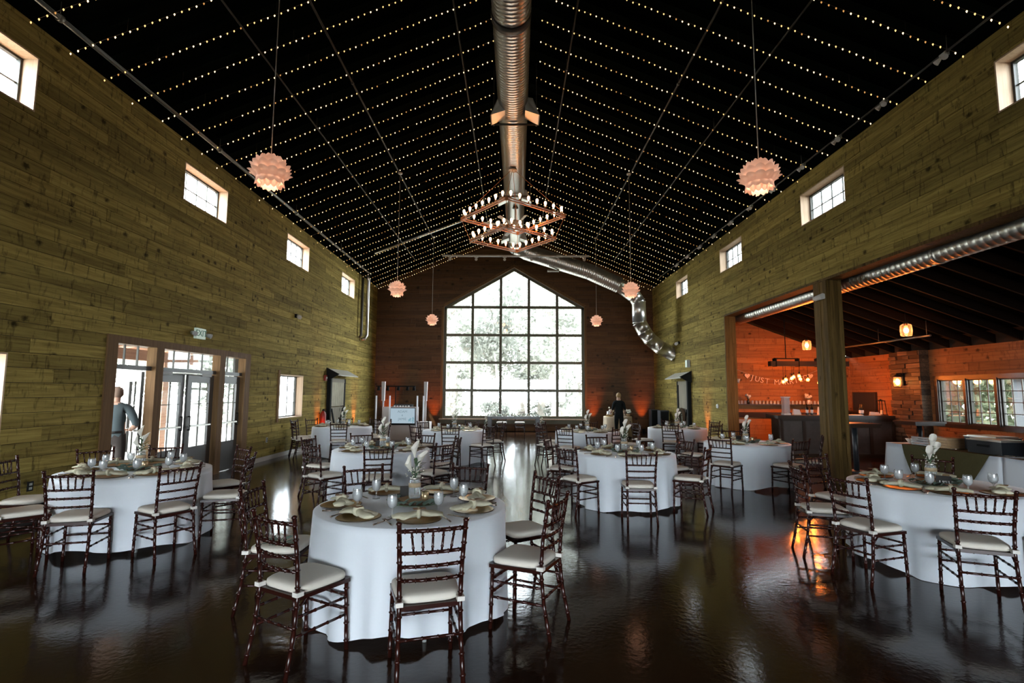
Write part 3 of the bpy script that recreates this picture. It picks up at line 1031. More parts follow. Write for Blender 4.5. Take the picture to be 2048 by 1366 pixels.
DZ = 7.53
du = thing('air_duct', 'ribbed steel air duct hung along the ridge of the ceiling', 'duct', (0, 3.0, DZ))
spiral_duct([(-0.09, 0, 0), (-0.05, 6.6, 0), (0.03, 16.2, 0)], 0.30).build('duct_tube', M['steel'], du)
MB().tube([(-0.07, 4.45, 0), (-0.07, 4.6, 0)], [0.315, 0.315], 24).build('collar', M['dkpipe'], du)
for y in (7.0, 11.7, 15.6):
    for s in (-1, 1):
        b = MB()
        c0 = Vector((s * 0.20, y, -0.12))
        c1 = Vector((s * 0.40, y, -0.20))
        q0 = [(-.16, -.14), (.16, -.14), (.16, .14), (-.16, .14)]
        ins = [c0 + Vector((0, a, b_)) for a, b_ in q0]
        out = [c1 + Vector((-s * b_ * .5, a * 1.25, b_ * 1.25)) for a, b_ in q0]
        b.add(ins + out, [(0, 1, 5, 4), (1, 2, 6, 5), (2, 3, 7, 6), (3, 0, 4, 7)])
        sd = b.build('outlet_boot', M['steel'], du)
        fb = MB()
        o2 = [p + Vector((s * .02, 0, -.01)) for p in out]
        fb.add(out + o2, [(0, 1, 2, 3), (4, 5, 6, 7), (0, 1, 5, 4), (1, 2, 6, 5), (2, 3, 7, 6), (3, 0, 4, 7)])
        fb.build('grille', M['awning'], sd)
for y in (7.25, 11.2):
    hb = MB().tube([(-0.45, y, -0.335), (0.45, y, -0.335)], 0.025, 6)
    for s in (-1, 1):
        hb.tube([(s * 0.44, y, -0.36), (s * 0.44, y, 1.0)], 0.008, 5)
        hb.ball((s * 0.44, y, -0.335), 0.035, 6, 4)
    hb.build('hanger', M['dkpipe'], du)
br_ = [(0.06, 16.9, -0.15), (0.5, 17.0, -0.36), (2.92, 17.0, -1.12), (4.10, 17.0, -1.66), (4.67, 17.0, -2.08), (4.84, 17.0, -2.33), (4.86, 17.0, -3.13), (5.04, 17.0, -3.48), (5.25, 17.0, -3.77), (5.63, 17.0, -4.09), (6.16, 17.0, -4.36)]
spiral_duct(br_[:4], 0.31).build('branch_duct', M['steel'], du)
for a, b in zip(br_[3:], br_[4:]):
    a, b = Vector(a), Vector(b)
    e = (b - a).normalized() * 0.03
    MB().tube([a - e, a + e * .3, a + e * .35, b - e * .35, b - e * .3, b + e], [.272, .272, .264, .264, .272, .272], 24).build('elbow_segment', M['steel'], du)
MB().tube([(0.03, 16.15, 0), (0.06, 17.0, -0.15)], [0.30, 0.30], 20).ball((0.06, 17.0, -0.15), 0.30, 20, 10).build('elbow_segment', M['steel'], du)
MB().box(1.3, 1.75, 16.95, 17.05, -1.13, -1.07).build('duct_vent', M['awning'], du)

f = thing('ceiling_fan', 'large pale ceiling fan with long blades behind the square chandelier', 'fan', (0.02, 15.1, 6.62))
MB().lathe([(0.001, .18), (.10, .17), (.13, .08), (.13, -.02), (.08, -.09), (.001, -.10)], 16).build('motor', M['cabin'], f)
MB().tube([(0, 0, .17), (0, 0, .62)], 0.025, 8).build('rod', M['cabin'], f)
MB().lathe([(0.001, .62), (.07, .615), (.09, .55), (.02, .54)], 12).build('canopy', M['dkpipe'], f)
bl = MB().hexa([(0.12, -.045, -.012), (1.0, -.05, -.012), (1.0, .05, .012), (.12, .045, .012), (.12, -.045, -.004), (1.0, -.05, -.004), (1.0, .05, .02), (.12, .045, .02)]).mesh('blade', M['cabin'])
for k in range(8):
    put('blade', bl, f, None, 2 * pi * k / 8 + 0.3)

# square two-tier chandelier with upright filament bulbs
ch = thing('chandelier', 'two-tier square wooden chandelier ringed with glowing filament bulbs', 'chandelier', (-0.05, 12.48, 7.20), radians(38.8))
bulbm = MB().lathe([(.001, .0), (.014, .0), (.015, .035), (.033, .075), (.036, .105), (.024, .135), (.001, .145)], 10).mesh('bulb', M['chbulb'])
sock = MB().lathe([(.001, -.01), (.017, -.01), (.017, .045), (.001, .045)], 8).mesh('socket', M['chframe'])
for side, z, nb in ((1.83, -1.20, 7), (1.50, -1.76, 6)):
    h = side / 2
    for k in range(4):
        fr = MB().box(-h, h, -h - .02, -h + .02, -.050, -.032).box(-h, h, -h - .02, -h + .02, 0.0, 0.018)
        for s in (-1, 1):
            fr.box(s * (h - .02) - .015, s * (h - .02) + .015, -h - .022, -h + .022, -.06, .03)
        fo = fr.build('frame_bar', M['chframe'], ch, (0, 0, z), k * pi / 2)
        for i in range(nb):
            x = -h + side * (i + 0.5) / nb
            put('socket', sock, fo, (x, -h, 0.02))
            put('bulb', bulbm, fo, (x, -h, 0.055))
        a = k * pi / 2 + pi / 4
        top = -1.2 if z < -1.5 else -0.02
        rr = 1.83 / 2 * sqrt(2) if z < -1.5 else 0.06
        p0 = Vector((cos(a) * h * sqrt(2), sin(a) * h * sqrt(2), z + .02))
        MB().tube([p0, (cos(a) * rr, sin(a) * rr, top)], 0.006, 5).build('chain', M['chframe'], ch)
MB().lathe([(.001, .02), (.10, .02), (.11, -.02), (.001, -.03)], 16).build('canopy', M['cabin'], ch)
MB().tube([(0, 0, 0), (0, 0, .08)], 0.02, 6).build('stem', M['dkpipe'], ch)
for k in range(4):
    a = k * pi / 2
    d = bpy.data.lights.new('chandelier_glow', 'POINT')
    d.energy, d.color, d.shadow_soft_size = 13, (1.0, 0.34, 0.08), 0.1
    o = bpy.data.objects.new('chandelier_glow', d)
    COL.objects.link(o)
    o.location = (-0.05 + .80 * cos(a + .677), 12.48 + .80 * sin(a + .677), (6.12, 5.58)[k % 2])


# pendant lamps: overlapping rounded petals on a globe
def petal_mesh(wd, ht):
    """one cupped petal: root at the origin, growing along +z and bulging along +x"""
    vs, fs = [], []
    VV = (0, .3, .55, .72, .85, .94, .985, 1.0)
    nu, nv = 5, len(VV)
    for j, v in enumerate(VV):
        half = wd / 2 * (0.86 + .14 * min(1, v / .55)) * sqrt(max(0.002, 1 - max(0.0, (v - .5) / .5) ** 2))
        for i in range(nu):
            u = -1 + 2 * i / (nu - 1)
            vs.append((0.016 * v + 0.060 * v ** 2.0 - 0.020 * u * u * (half * 2 / wd), u * half, ht * v))
    for j in range(nv - 1):
        for i in range(nu - 1):
            fs.append((j * nu + i, j * nu + i + 1, (j + 1) * nu + i + 1, (j + 1) * nu + i))
    return vs, fs


def pendant(loc, top, fine, label, sc=1.0):
    o = thing('pendant_lamp', label, 'pendant lamp', loc, RND.uniform(0, 1), 'petal pendant lamps')
    R0 = 0.186 * sc
    rings = [(60, 8, .125), (34, 11, .120), (9, 12, .115), (-15, 12, .108), (-38, 11, .100), (-60, 9, .09)]
    rings = [(a, n, 2 * pi * R0 * cos(radians(a)) / n * 1.16 + .012, c * sc) for a, n, c in rings]
    for q, (lat, n, wd, ht) in enumerate(rings):
        vs, fs = petal_mesh(wd * 1.12, ht)
        ring = MB()
        for k in range(n):
            th = 2 * pi * k / n
            la = radians(lat)
            # tangent (upwards along the globe) tilted outwards
            er = Vector((cos(la) * cos(th), cos(la) * sin(th), sin(la) * .82))
            et = Vector((-sin(th), cos(th), 0))
            eu = Vector((-sin(la) * cos(th), -sin(la) * sin(th), cos(la)))
            if lat < -30:
                eu = -eu
            ax = (er + eu * -0.05).normalized()
            pts = [er * (R0 * 0.97) + ax * p[0] + et * p[1] + eu * (p[2] - ht * .5) for p in vs]
            if fine:
                MB().add(pts, fs, True).build('petal', M['artipetal'], o)
            else:
                ring.add(pts, fs, True)
        if not fine:
            ring.build('petal_ring', M['artipetal'], o)['kind'] = 'stuff'
    MB().ball((0, 0, 0), 0.05, 10, 8).build('bulb', emit_pend, o)
    MB().tube([(0, 0, .16), (0, 0, top - loc[2])], 0.006, 5).build('cord', M['cordw'], o)
    MB().lathe([(.001, 0), (.06, 0), (.06, -.03), (.001, -.035)], 10, (0, 0, top - loc[2])).build('canopy', M['cabin'], o)
    d = bpy.data.lights.new('pendant_glow', 'POINT')
    d.energy, d.color, d.shadow_soft_size = 3.4, (1.0, 0.62, 0.40), 0.05
    l = bpy.data.objects.new('pendant_glow', d)
    COL.objects.link(l)
    l.location = (loc[0], loc[1], loc[2] - 0.06)


emit_pend = emitter('pendant bulb', (1.0, 0.7, 0.45), 3.0)
for (x, y, z), fine, lab in (((-3.03, 6.2, 4.385), True, 'large petal globe pendant lamp hanging before the high windows by the doors'),
                             ((3.04, 6.25, 4.37), True, 'large petal globe pendant lamp hanging before the bar-side high windows'),
                             ((-3.02, 13.2, 4.32), False, 'middle petal pendant lamp in the row over the door side'),
                             ((3.0, 13.2, 4.32), False, 'middle petal pendant lamp hanging before the bent duct'),
                             ((-3.0, 18.84, 4.31), False, 'far small petal pendant lamp beside the gable window, door side'),
                             ((3.02, 18.9, 4.31), False, 'far small petal pendant lamp beside the gable window, bar side')):
    pendant((x, y, z), 7.435, fine, lab, .94 if y > 10 else 1.0)

# pipes and conduits under the roof
for nm, pts, r, mat, lab in (
        ('eave_pipe', [(-5.68, 2.5, 6.30), (-5.68, 20.2, 6.30)], 0.030, 'pipe', 'steel pipe running along the eaves above the glass-door wall'),
        ('sprinkler_pipe', [(-4.0, 3.0, 6.98), (-4.0, 20.5, 6.98)], 0.013, 'dkpipe', 'thin sprinkler pipe under the rafters on the door side'),
        ('sprinkler_pipe', [(4.0, 3.0, 6.98), (4.0, 20.5, 6.98)], 0.013, 'dkpipe', 'thin sprinkler pipe under the rafters on the bar side'),
        ('sprinkler_pipe', [(-1.05, 3.0, 8.24), (-1.05, 20.5, 8.24)], 0.015, 'dkpipe', 'thin pipe high beside the ridge duct, door side'),
        ('sprinkler_pipe', [(1.05, 3.0, 8.24), (1.05, 20.5, 8.24)], 0.015, 'dkpipe', 'thin pipe high beside the ridge duct, bar side'),
        ('lamp_conduit', [(-3.05, 2.5, 7.45), (-3.06, 19.3, 7.45)], 0.018, 'dkpipe', 'conduit carrying the pendant lamps on the door side'),
        ('lamp_conduit', [(3.05, 2.5, 7.45), (3.06, 19.3, 7.45)], 0.018, 'dkpipe', 'conduit carrying the pendant lamps on the bar side'),
        ('cross_pipe', [(-5.0, 18.2, 6.62), (-1.5, 18.45, 8.08)], 0.045, 'steel', 'pale sloping pipe crossing the roof on the door side'),
        ('spot_conduit', [(5.72, 3.0, 6.22), (5.72, 20.5, 6.22)], 0.014, 'dkpipe', 'conduit with little floodlights along the bar-side eaves')):
    o = thing(nm, lab, 'pipe', pts[0])
    loc = Vector(pts[0])
    MB().tube([Vector(p) - loc for p in pts], r, 8).build('tube', M[mat], o)
    n = int((pts[1][1] - pts[0][1]) / 3.2)
    for k in range(1, n):
        p = (Vector(pts[1]) - loc) * (k / n)
        MB().tube([p + Vector((0, -.03, 0)), p + Vector((0, .03, 0))], r * 1.6, 8).tube([p, p + Vector((0, 0, .22))], .006, 4).build('clamp', M[mat], o)
dp = thing('down_pipe', 'pair of pipes dropping down the far end of the door wall', 'pipe', (-5.9, 20.4, 6.28))
MB().tube([(.05, 0, 0), (.05, .12, -.15), (.05, .12, -2.35), (0, .0, -2.52), (-.13, -.05, -2.55)], 0.06, 10).build('tube', M['steel'], dp)
MB().tube([(-.05, -.3, 0), (-.05, -.3, -2.4), (-.12, -.3, -2.5)], 0.05, 10).build('tube', M['dkpipe'], dp)

spot = None
for k in range(11):
    y = 6.55 + 1.135 * k
    lab = 'twin-headed floodlight on the bar-side eaves, number %s from the near end' % ('one two three four five six seven eight nine ten eleven'.split()[k])
    if spot is None:
        spot = thing('floodlight', lab, 'floodlight', (5.72, y, 6.17), 0, 'floodlights along the eaves')
        for s in (-1, 1):
            MB().tube([(-.02, s * .04, 0), (-.06, s * .075, -.05)], [.02, .04], 10).build('lamp_head', M['cabin'], spot)
        MB().box(-.03, .03, -.05, .05, 0.0, .05).build('bracket', M['grey'], spot)
    else:
        dup(spot, (5.72, y, 6.17), 0, lab)

tr = thing('track_light', 'long white track rail with six spotlights before the gable', 'track light', (0.05, 19.4, 6.86))
MB().box(-2.8, 2.8, -.02, .02, -.03, .03).build('rail', M['cabin'], tr)
for x in (-2.5, -1.5, -.42, .6, 1.62, 2.6):
    MB().box(x - .07, x + .07, -.02, .02, -.06, -.03).tube([(x, 0, -.06), (x, 0, -.10)], .015, 6).tube([(x, .07, -.09), (x, -.09, -.16)], [.04, .055], 10).build('spotlight', M['cabin'], tr)
for x in (-2.6, 0.0, 2.6):
    MB().tube([(x, 0, .03), (x, 0, RIDGE - SLOPE * abs(x) - 6.86)], .006, 4).build('suspension_wire', M['dkpipe'], tr)

# strings of warm bulbs, one over each rafter pair, eaves to eaves across the ridge
ordn = ('first second third fourth fifth sixth seventh eighth ninth tenth eleventh twelfth thirteenth fourteenth fifteenth sixteenth seventeenth eighteenth nineteenth '
        'twentieth twenty-first twenty-second twenty-third twenty-fourth twenty-fifth twenty-sixth twenty-seventh twenty-eighth twenty-ninth thirtieth thirty-first thirty-second').split()
for k in range(32):
    y = 4.17 + 0.585 * k
    o = thing('hanging_string_lights', '%s string of warm bulbs across the black ceiling counting from the gable window' % ordn[31 - k], 'string lights', (0, y, RIDGE - 0.28), 0, 'strings of bulbs across the ceiling')
    rg = random.Random(300 + k)
    bb_ = MB()
    wr_ = MB()
    for s in (-1, 1):
        wpts = []
        n = 58
        ph = rg.random()
        for i in range(n):
            x = s * (0.42 + (i + ph) * 0.0965)
            if abs(x) > 5.98:
                break
            sag = 0.010 * sin(i * pi / 9) ** 2
            z = -SLOPE * abs(x) + 0.06 - sag + rg.uniform(-.006, .006)
            if i % 4 == 0:
                wpts.append((x, 0, z + .012))
            if rg.random() < 0.015:
                continue
            bb_.add([(x, 0, z + .016), (x + .013, 0, z), (x, .013, z), (x - .013, 0, z), (x, -.013, z), (x, 0, z - .022)],
                    [(0, 1, 2), (0, 2, 3), (0, 3, 4), (0, 4, 1), (5, 2, 1), (5, 3, 2), (5, 4, 3), (5, 1, 4)], True, rg.choice((0, 0, 0, 1, 1, 2)))
        wr_.tube(wpts, 0.0035, 4)
    bo = bb_.build('bulbs', [M['bulb'], M['bulb2'], M['bulb3']], o, kind='stuff')
    for x in (-5.2, -3.5, -1.8, 1.8, 3.5, 5.2):
        wr_.tube([(x, 0, -SLOPE * abs(x) + .07), (x, .0, -SLOPE * abs(x) + .262)], .002, 3)
    wr_.build('wire', M['wire'], o)

# ------------------------------------------------------------------ chiavari chairs


def bamboo(path, r, n=8, every=0.085, bulge=1.28):
    """turned rod with bamboo-like rings"""
    P, R = [], []
    path = [Vector(p) for p in path]
    for a, b in zip(path, path[1:]):
        L = (b - a).length
        m = max(1, int(round(L / every)))
        for k in range(m):
            for q, s in ((0.0, 1.0), (0.43, 0.94), (0.47, bulge), (0.53, bulge), (0.57, 0.94)):
                P.append(a.lerp(b, (k + q) / m))
                R.append(r * s)
    P.append(path[-1])
    R.append(r)
    return MB().tube(P, R, n)


def cushion_mb():
    mb = MB()
    out = []
    for k in range(28):
        th = 2 * pi * k / 28
        c, s_ = cos(th), sin(th)
        x = (abs(c) ** 0.42) * (1 if c >= 0 else -1)
        y = (abs(s_) ** 0.42) * (1 if s_ >= 0 else -1)
        out.append((x * (0.196 + 0.014 * y), y * 0.195 + 0.01))
    rings = [(.94, .452), (1.0, .458), (1.015, .472), (1.0, .488), (.93, .498), (.75, .503), (.45, .505)]
    vs = [(x * q, (y - .01) * q + .01, z) for q, z in rings for x, y in out] + [(0, .01, .506)]
    n = 28
    fs = []
    for i in range(len(rings) - 1):
        for k in range(n):
            fs.append((i * n + k, i * n + (k + 1) % n, (i + 1) * n + (k + 1) % n, (i + 1) * n + k))
    t = (len(rings) - 1) * n
    fs += [(t + k, t + (k + 1) % n, len(vs) - 1) for k in range(n)]
    fs.append(tuple(range(n))[::-1])
    return mb.add(vs, fs, True)


def bow(z, y, x0, x1, dip=-0.018, n=5):
    return [(x0 + (x1 - x0) * i / (n - 1), y + dip * sin(pi * i / (n - 1)), z) for i in range(n)]


def post_path(s):
    return [(s * .190, -.262, 0), (s * .183, -.215, .22), (s * .178, -.190, .45), (s * .183, -.207, .66), (s * .195, -.252, .925)]


def py(z):                      # y and half-width of the back posts at a height
    if z < .66:
        t = (z - .45) / .21
        return -.190 - .017 * t, .178 + .005 * t
    t = (z - .66) / .265
    return -.207 - .045 * t, .183 + .012 * t


def make_chair(fine, label):
    o = thing('chiavari_chair', label, 'chair', (0, 0, -5))
    mh = M['mahog']
    for s in (-1, 1):
        b = bamboo(post_path(s), .0145, 8 if fine else 6, .1)
        b.ball((s * .196, -.254, .93), (.019, .019, .014), 8, 5)
        b.build('back_post', mh, o)
        bamboo([(s * .196, .196, 0), (s * .188, .186, .44)], .0145, 8 if fine else 6, .1).build('front_leg', mh, o)
        MB().box(s * .180 - .022, s * .180 + .022, -.215, -.165, .452, .478).build('strap', M['strap'], o)
    fr = MB()
    fr.hexa([(-.185, -.20, .425), (.185, -.20, .425), (.205, .205, .425), (-.205, .205, .425), (-.185, -.20, .45), (.185, -.20, .45), (.205, .205, .45), (-.205, .205, .45)])
    fr.build('seat_frame', mh, o)
    cushion_mb().build('cushion', M['cushion'], o)
    rails = []
    for z in (.885, .755, .675, .595):
        yy, hw = py(z)
        rails.append((z, bamboo(bow(z, yy, -hw, hw, -.022, 4), .011 if z < .88 else .0125, 7 if fine else 5, .07)))
    spin = []
    for i in range(5):
        q = (i - 2) / 2
        ya, yb = py(.885)[0], py(.755)[0]
        spin.append(bamboo([(q * .125, ya - .018, .885), (q * .108, yb - .018, .755)], .0075, 6 if fine else 5, .07, 1.35))
    stre = []
    for s in (-1, 1):
        for z in (.33, .22):
            stre.append(bamboo([(s * .181, -.20 - .01, z), (s * .192, .19, z)], .0095, 6, .1))
        stre.append(MB().tube([(s * .18, -.20, .36), (s * .178, -.13, .425)], .008, 5))
    for z in (.34, .25):
        stre.append(bamboo([(-.19, .19, z), (.19, .19, z)], .0095, 6, .1))
    stre.append(bamboo([(-.184, -.215, .27), (.184, -.215, .27)], .0095, 6, .1))
    if fine:
        for z, b in rails:
            b.build('top_rail' if z > .88 else 'back_rail', mh, o)
        for b in spin:
            b.build('spindle', mh, o)
        for b in stre:
            b.build('stretcher', mh, o)
    else:
        def join(bs):
            q = MB()
            for b in bs:
                q.add(b.v, b.f, True)
            return q
        for z, b in rails:
            b.build('top_rail' if z > .88 else 'back_rail', mh, o)
        join(spin).build('spindles', mh, o)['kind'] = 'stuff'
        join(stre).build('stretchers', mh, o)['kind'] = 'stuff'
    return o


# ------------------------------------------------------------------ the dinner tables
TAB = {
    'T1': ((-.83, 4.38), 'the front centre table', [(-122, .98), (186, 1.02), (-74, 1.05), (-22, .98), (24, 1.0), (125, 1.0), (72, 1.02)], True),
    'T2': ((-4.39, 6.17), 'the table by the glass doors', [(-122, .99), (-165, 1.04), (-80, .98), (-39, .97), (6, .97), (57, 1.0), (147, 1.0), (110, 1.0)], True),
    'T10': ((4.33, 5.48), 'the table by the buffet', [(-155, 1.12), (167, 1.05), (118, 1.0), (-116, 1.12), (52, 1.0), (-68, 1.0)], True),
    'T3': ((-2.13, 8.53), 'the middle table on the door side', [(-129, 1.01), (170, 1.06), (-79, .99), (121, 1.0), (65, 1.0), (-28, 1.02), (18, .98)], True),
    'T6': ((1.73, 8.24), 'the middle table on the bar side', [(158, .99), (-140, 1.04), (-93, 1.15), (-34, .98), (101, 1.0), (26, 1.0)], True),
    'T4': ((-4.57, 14.04), 'the far table by the doorway', [(178, 1.08), (-145, .98), (150, 1.0), (-76, 1.03), (103, 1.0), (62, 1.0), (12, 1.0)], False),
    'T5': ((-1.46, 12.92), 'the far table beside the screen', [(-128, .99), (136, 1.0), (-87, 1.03), (75, 1.0), (-44, .98), (16, .98)], False),
    'T7': ((1.78, 12.72), 'the far table before the cake', [(-157, 1.05), (-120, 1.08), (-64, 1.0), (148, 1.0), (80, 1.0), (-8, 1.0)], False),
    'T8': ((4.38, 14.1), 'the far table by the black speakers', [(-166, 1.0), (-116, 1.0), (-58, 1.0), (20, 1.0), (85, 1.0)], False),
    'T9': ((4.41, 10.0), 'the table beside the timber post', [(146, 1.02), (-133, 1.02), (-73, 1.0), (-22, 1.0), (78, 1.0)], False),
}
SECT = ['bar side', 'far bar corner', 'window side', 'far door corner', 'door side', 'near door corner', 'near side', 'near bar corner']
TOPZ = 0.765


def seat_names(angs):
    """a word for every seat: the side of the table it is on, none used twice"""
    best, n = None, len(angs)
    order = sorted(range(n), key=lambda i: angs[i] % 360)
    a = [angs[i] % 360 for i in order]
    import itertools
    for cmbn in itertools.combinations(range(8), n):
        for sh in range(n):
            seq = [cmbn[(i + sh) % n] for i in range(n)]
            cost = sum(min((x - 45 * s) % 360, (45 * s - x) % 360) ** 2 for x, s in zip(a, seq))
            if best is None or cost < best[0]:
                best = (cost, seq)
    res = [None] * n
    for i, s in zip(order, best[1]):
        res[i] = SECT[s]
    return res


def cloth_mesh(seed):
    rg = random.Random(seed)
    n, m = 120, 13
    hs = [(k, rg.uniform(0, 6.28), a) for k, a in ((6, .4), (8, .5), (12, .7), (16, .7), (20, .35), (26, .2))]
    hem = [(k, rg.uniform(0, 6.28)) for k in (2, 3, 6)]
    vs = [(0, 0, TOPZ)]
    R = .762
    rows = [(.35, TOPZ), (.6, TOPZ), (R - .012, TOPZ), (R + .001, TOPZ - .004)]
    for r, z in rows:
        vs += [(r * cos(2 * pi * k / n), r * sin(2 * pi * k / n), z) for k in range(n)]
    for j in range(1, m + 1):
        t = j / m
        for k in range(n):
            th = 2 * pi * k / n
            fo = sum(a * (1.25 - 2.2 * abs(sin((q * th + p) / 2)) ** 1.4) for q, p, a in hs) / 1.6
            fo = min(.5, fo)
            hz = 0.035 + 0.030 * sum(sin(q * th + p) for q, p in hem) / 1.5 + .012 * fo
            z = (TOPZ - .004) + (max(.004, hz) - (TOPZ - .004)) * t
            r = R + .004 + t * .028 + (t ** 1.1) * .050 * fo
            vs.append((r * cos(th), r * sin(th), z))
    fs = [(0, 1 + k, 1 + (k + 1) % n) for k in range(n)]
    for i in range(len(rows) + m - 1):
        for k in range(n):
            a, b = 1 + i * n + k, 1 + i * n + (k + 1) % n
            fs.append((a, a + n, b + n, b))
    return MB().add(vs, fs, True)


# prototypes of what lies on a table (each copied, with its parts, to every place)
def make_goblet():
    o = thing('water_goblet', '', 'glass', (0, 0, -5), 0, 'water goblets')
    MB().lathe([(.001, 0), (.033, 0), (.034, .003), (.012, .008), (.006, .016), (.0055, .052), (.012, .064), (.030, .078), (.039, .100), (.040, .125), (.035, .162)], 14).build('bowl_and_stem', M['goblet'], o)
    MB().lathe([(.001, .066), (.012, .067), (.028, .080), (.036, .100), (.037, .125), (.034, .148), (.001, .149)], 12).build('iced_water', M['water'], o)
    return o


def make_charger():
    o = thing('charger_plate', '', 'plate', (0, 0, -5), 0, 'gold charger plates')
    MB().lathe([(.001, .004), (.10, .004), (.115, .009), (.158, .014)], 28).build('plate', M['gold'], o)
    MB().lathe([(.158, .0145), (.164, .013), (.163, .009), (.10, .0), (.001, .0)], 28).build('rim', M['goldrim'], o)
    return o


def make_napkin(k):
    rg = random.Random(50 + k)
    o = thing('napkin', '', 'napkin', (0, 0, -5), 0, 'knotted napkins')
    b = MB()
    n = 9
    j = lambda q: rg.uniform(-q, q)
    P = [(-.155 + j(.01), .012 + j(.01), .026), (-.12, .008, .030), (-.07, 0, .030), (-.025, 0, .034), (.02, 0, .036), (.06, -.004, .030), (.10, -.010, .030), (.135 + j(.01), -.016, .026)]
    b.tube(P, [.030, .046, .038, .022, .021, .036, .045, .034], n, True, 0, [.28, .32, .42, .85, .85, .45, .32, .26], (0, 0, 1))
    P2 = [(-.11, -.045 + j(.01), .026), (-.06, -.02, .034), (-.01, 0, .038), (.05, .02, .036), (.11, .042 + j(.01), .027)]
    b.tube(P2, [.030, .027, .018, .028, .034], n, True, 0, [.3, .5, .9, .5, .3], (0, 0, 1))
    K = 1.22
    b.v = [(x * K, y * K, z * K) for x, y, z in b.v]
    b.build('linen', M['napkin'], o)
    kb = MB()
    pts = [(-.002 + .004 * cos(q), .026 * cos(q), .040 + .022 * sin(q)) for q in [2 * pi * i / 10 for i in range(10)]]
    kb.tube(pts + pts[:1], .013, 7, False)
    kb.v = [(x * K, y * K, z * K) for x, y, z in kb.v]
    kb.build('knot', M['napkin'], o)
    return o


def make_card():
    o = tag(MB().box(-.045, .045, -.028, .028, 0, .0015).build('place_card', M['kraft'], None, (0, 0, -5)), '', 'card', 'kraft place cards')
    return o


def make_knife():
    o = thing('table_knife', '', 'knife', (0, 0, -5), 0, 'table knives')
    MB().hexa([(-.009, 0, .001), (.006, 0, .001), (.006, .12, .001), (-.004, .125, .001), (-.009, 0, .003), (.006, 0, .003), (.006, .12, .003), (-.004, .125, .003)]).build('blade', M['cutlery'], o)
    MB().tube([(0, 0, .004), (0, -.05, .004), (0, -.10, .0045)], [.004, .005, .006], 6).build('handle', M['cutlery'], o)
    return o


def make_fork():
    o = thing('table_fork', '', 'fork', (0, 0, -5), 0, 'table forks')
    b = MB().box(-.012, .012, .05, .065, .003, .006)
    for x in (-.0105, -.0035, .0035, .0105):
        b.box(x - .0016, x + .0016, .065, .105, .003, .0055)
    b.build('tines', M['cutlery'], o)
    MB().tube([(0, .05, .005), (0, -.02, .004), (0, -.10, .0045)], [.004, .0035, .006], 6).build('handle', M['cutlery'], o)
    return o


def leafmb(c, d, ln, wd, up=(0, 0, 1), curl=.2):
    d = Vector(d).normalized()
    s = d.cross(Vector(up))
    s = s.normalized() if s.length > 1e-4 else Vector((1, 0, 0))
    u = s.cross(d)
    c = Vector(c)
    vs, fs = [], []
    for i in range(5):
        t = i / 4
        hw = wd * sin(pi * min(.97, max(.08, t ** .8)))
        z = -curl * ln * t * t
        p = c + d * ln * t + u * z
        vs += [p - s * hw * .5 + u * hw * .15, p, p + s * hw * .5 + u * hw * .15]
    for i in range(4):
        fs += [(3 * i, 3 * i + 1, 3 * i + 4, 3 * i + 3), (3 * i + 1, 3 * i + 2, 3 * i + 5, 3 * i + 4)]
    return MB().add(vs, fs, True)


def calla(c, d, sc=1.0, open_=1.0):
    """calla lily: a rolled white trumpet with a pointed lip"""
    c, d = Vector(c), Vector(d).normalized()
    a = d.orthogonal().normalized()
    b = d.cross(a)
    vs, fs = [], []
    n, m = 14, 6
    for j in range(m):
        t = j / (m - 1)
        for k in range(n):
            th = 2 * pi * k / n
            r = sc * (.006 + .030 * t ** 1.4 * open_)
            h = sc * (.085 * t + .045 * t * t * max(0, cos(th)) - .012 * t * max(0, -cos(th)))
            rr = r * (1 + .5 * t * max(0, cos(th)) ** 2)
            vs.append(c + d * h + a * (rr * cos(th)) + b * (rr * sin(th)))
    for j in range(m - 1):
        for k in range(n):
            fs.append((j * n + k, j * n + (k + 1) % n, (j + 1) * n + (k + 1) % n, (j + 1) * n + k))
    return MB().add(vs, fs, True)


def make_vase():
    o = thing('flower_jar', '', 'vase', (0, 0, -5), 0, 'jars of white calla lilies')
    MB().lathe([(.001, .0), (.042, .0), (.050, .008), (.050, .125), (.042, .148), (.038, .168), (.039, .170)], 18).build('jar', M['jar'], o)
    MB().lathe([(.0505, .092), (.0515, .092), (.0515, .128), (.0505, .128)], 18).build('burlap_band', M['lace'], o)
    MB().lathe([(.039, .154), (.043, .154), (.043, .172), (.039, .172)], 18).build('rim_ring', M['lid'], o)
    st = [((.0, .0, .15), (.008, -.01, .28), (0.004, -.02, .335), (.05, -.25, 1)), ((0, .01, .15), (.028, .0, .24), (.036, -.01, .265), (.30, -.1, .95)), ((0, -.01, .15), (-.02, -.01, .20), (-.022, -.02, .215), (-.22, -.35, .9))]
    for a, b, c, d in st:
        MB().tube([(a[0] * .2, a[1] * .2, .03), a, b, c], .004, 5).build('stem', M['leaf'], o)
        bl_ = calla(c, d, 1.08, .80)
        bl_.build('blossom', M['petal'], o)
    rg = random.Random(4)
    for i in range(14):
        an = rg.uniform(0, 6.28)
        z = rg.uniform(.17, .33)
        leafmb((.02 * cos(an), .02 * sin(an), z), (cos(an), sin(an), rg.uniform(.2, 1.2)), rg.uniform(.06, .10), .028).build('leaf', M['leaf'], o)
    fb = MB()
    for i in range(46):
        an, r = rg.uniform(0, 6.28), rg.uniform(.015, .075)
        fb.ball((r * cos(an), r * sin(an), rg.uniform(.16, .25)), .0055, 5, 4)
    fb.build('filler_blooms', M['petal'], o, kind='stuff')
    return o


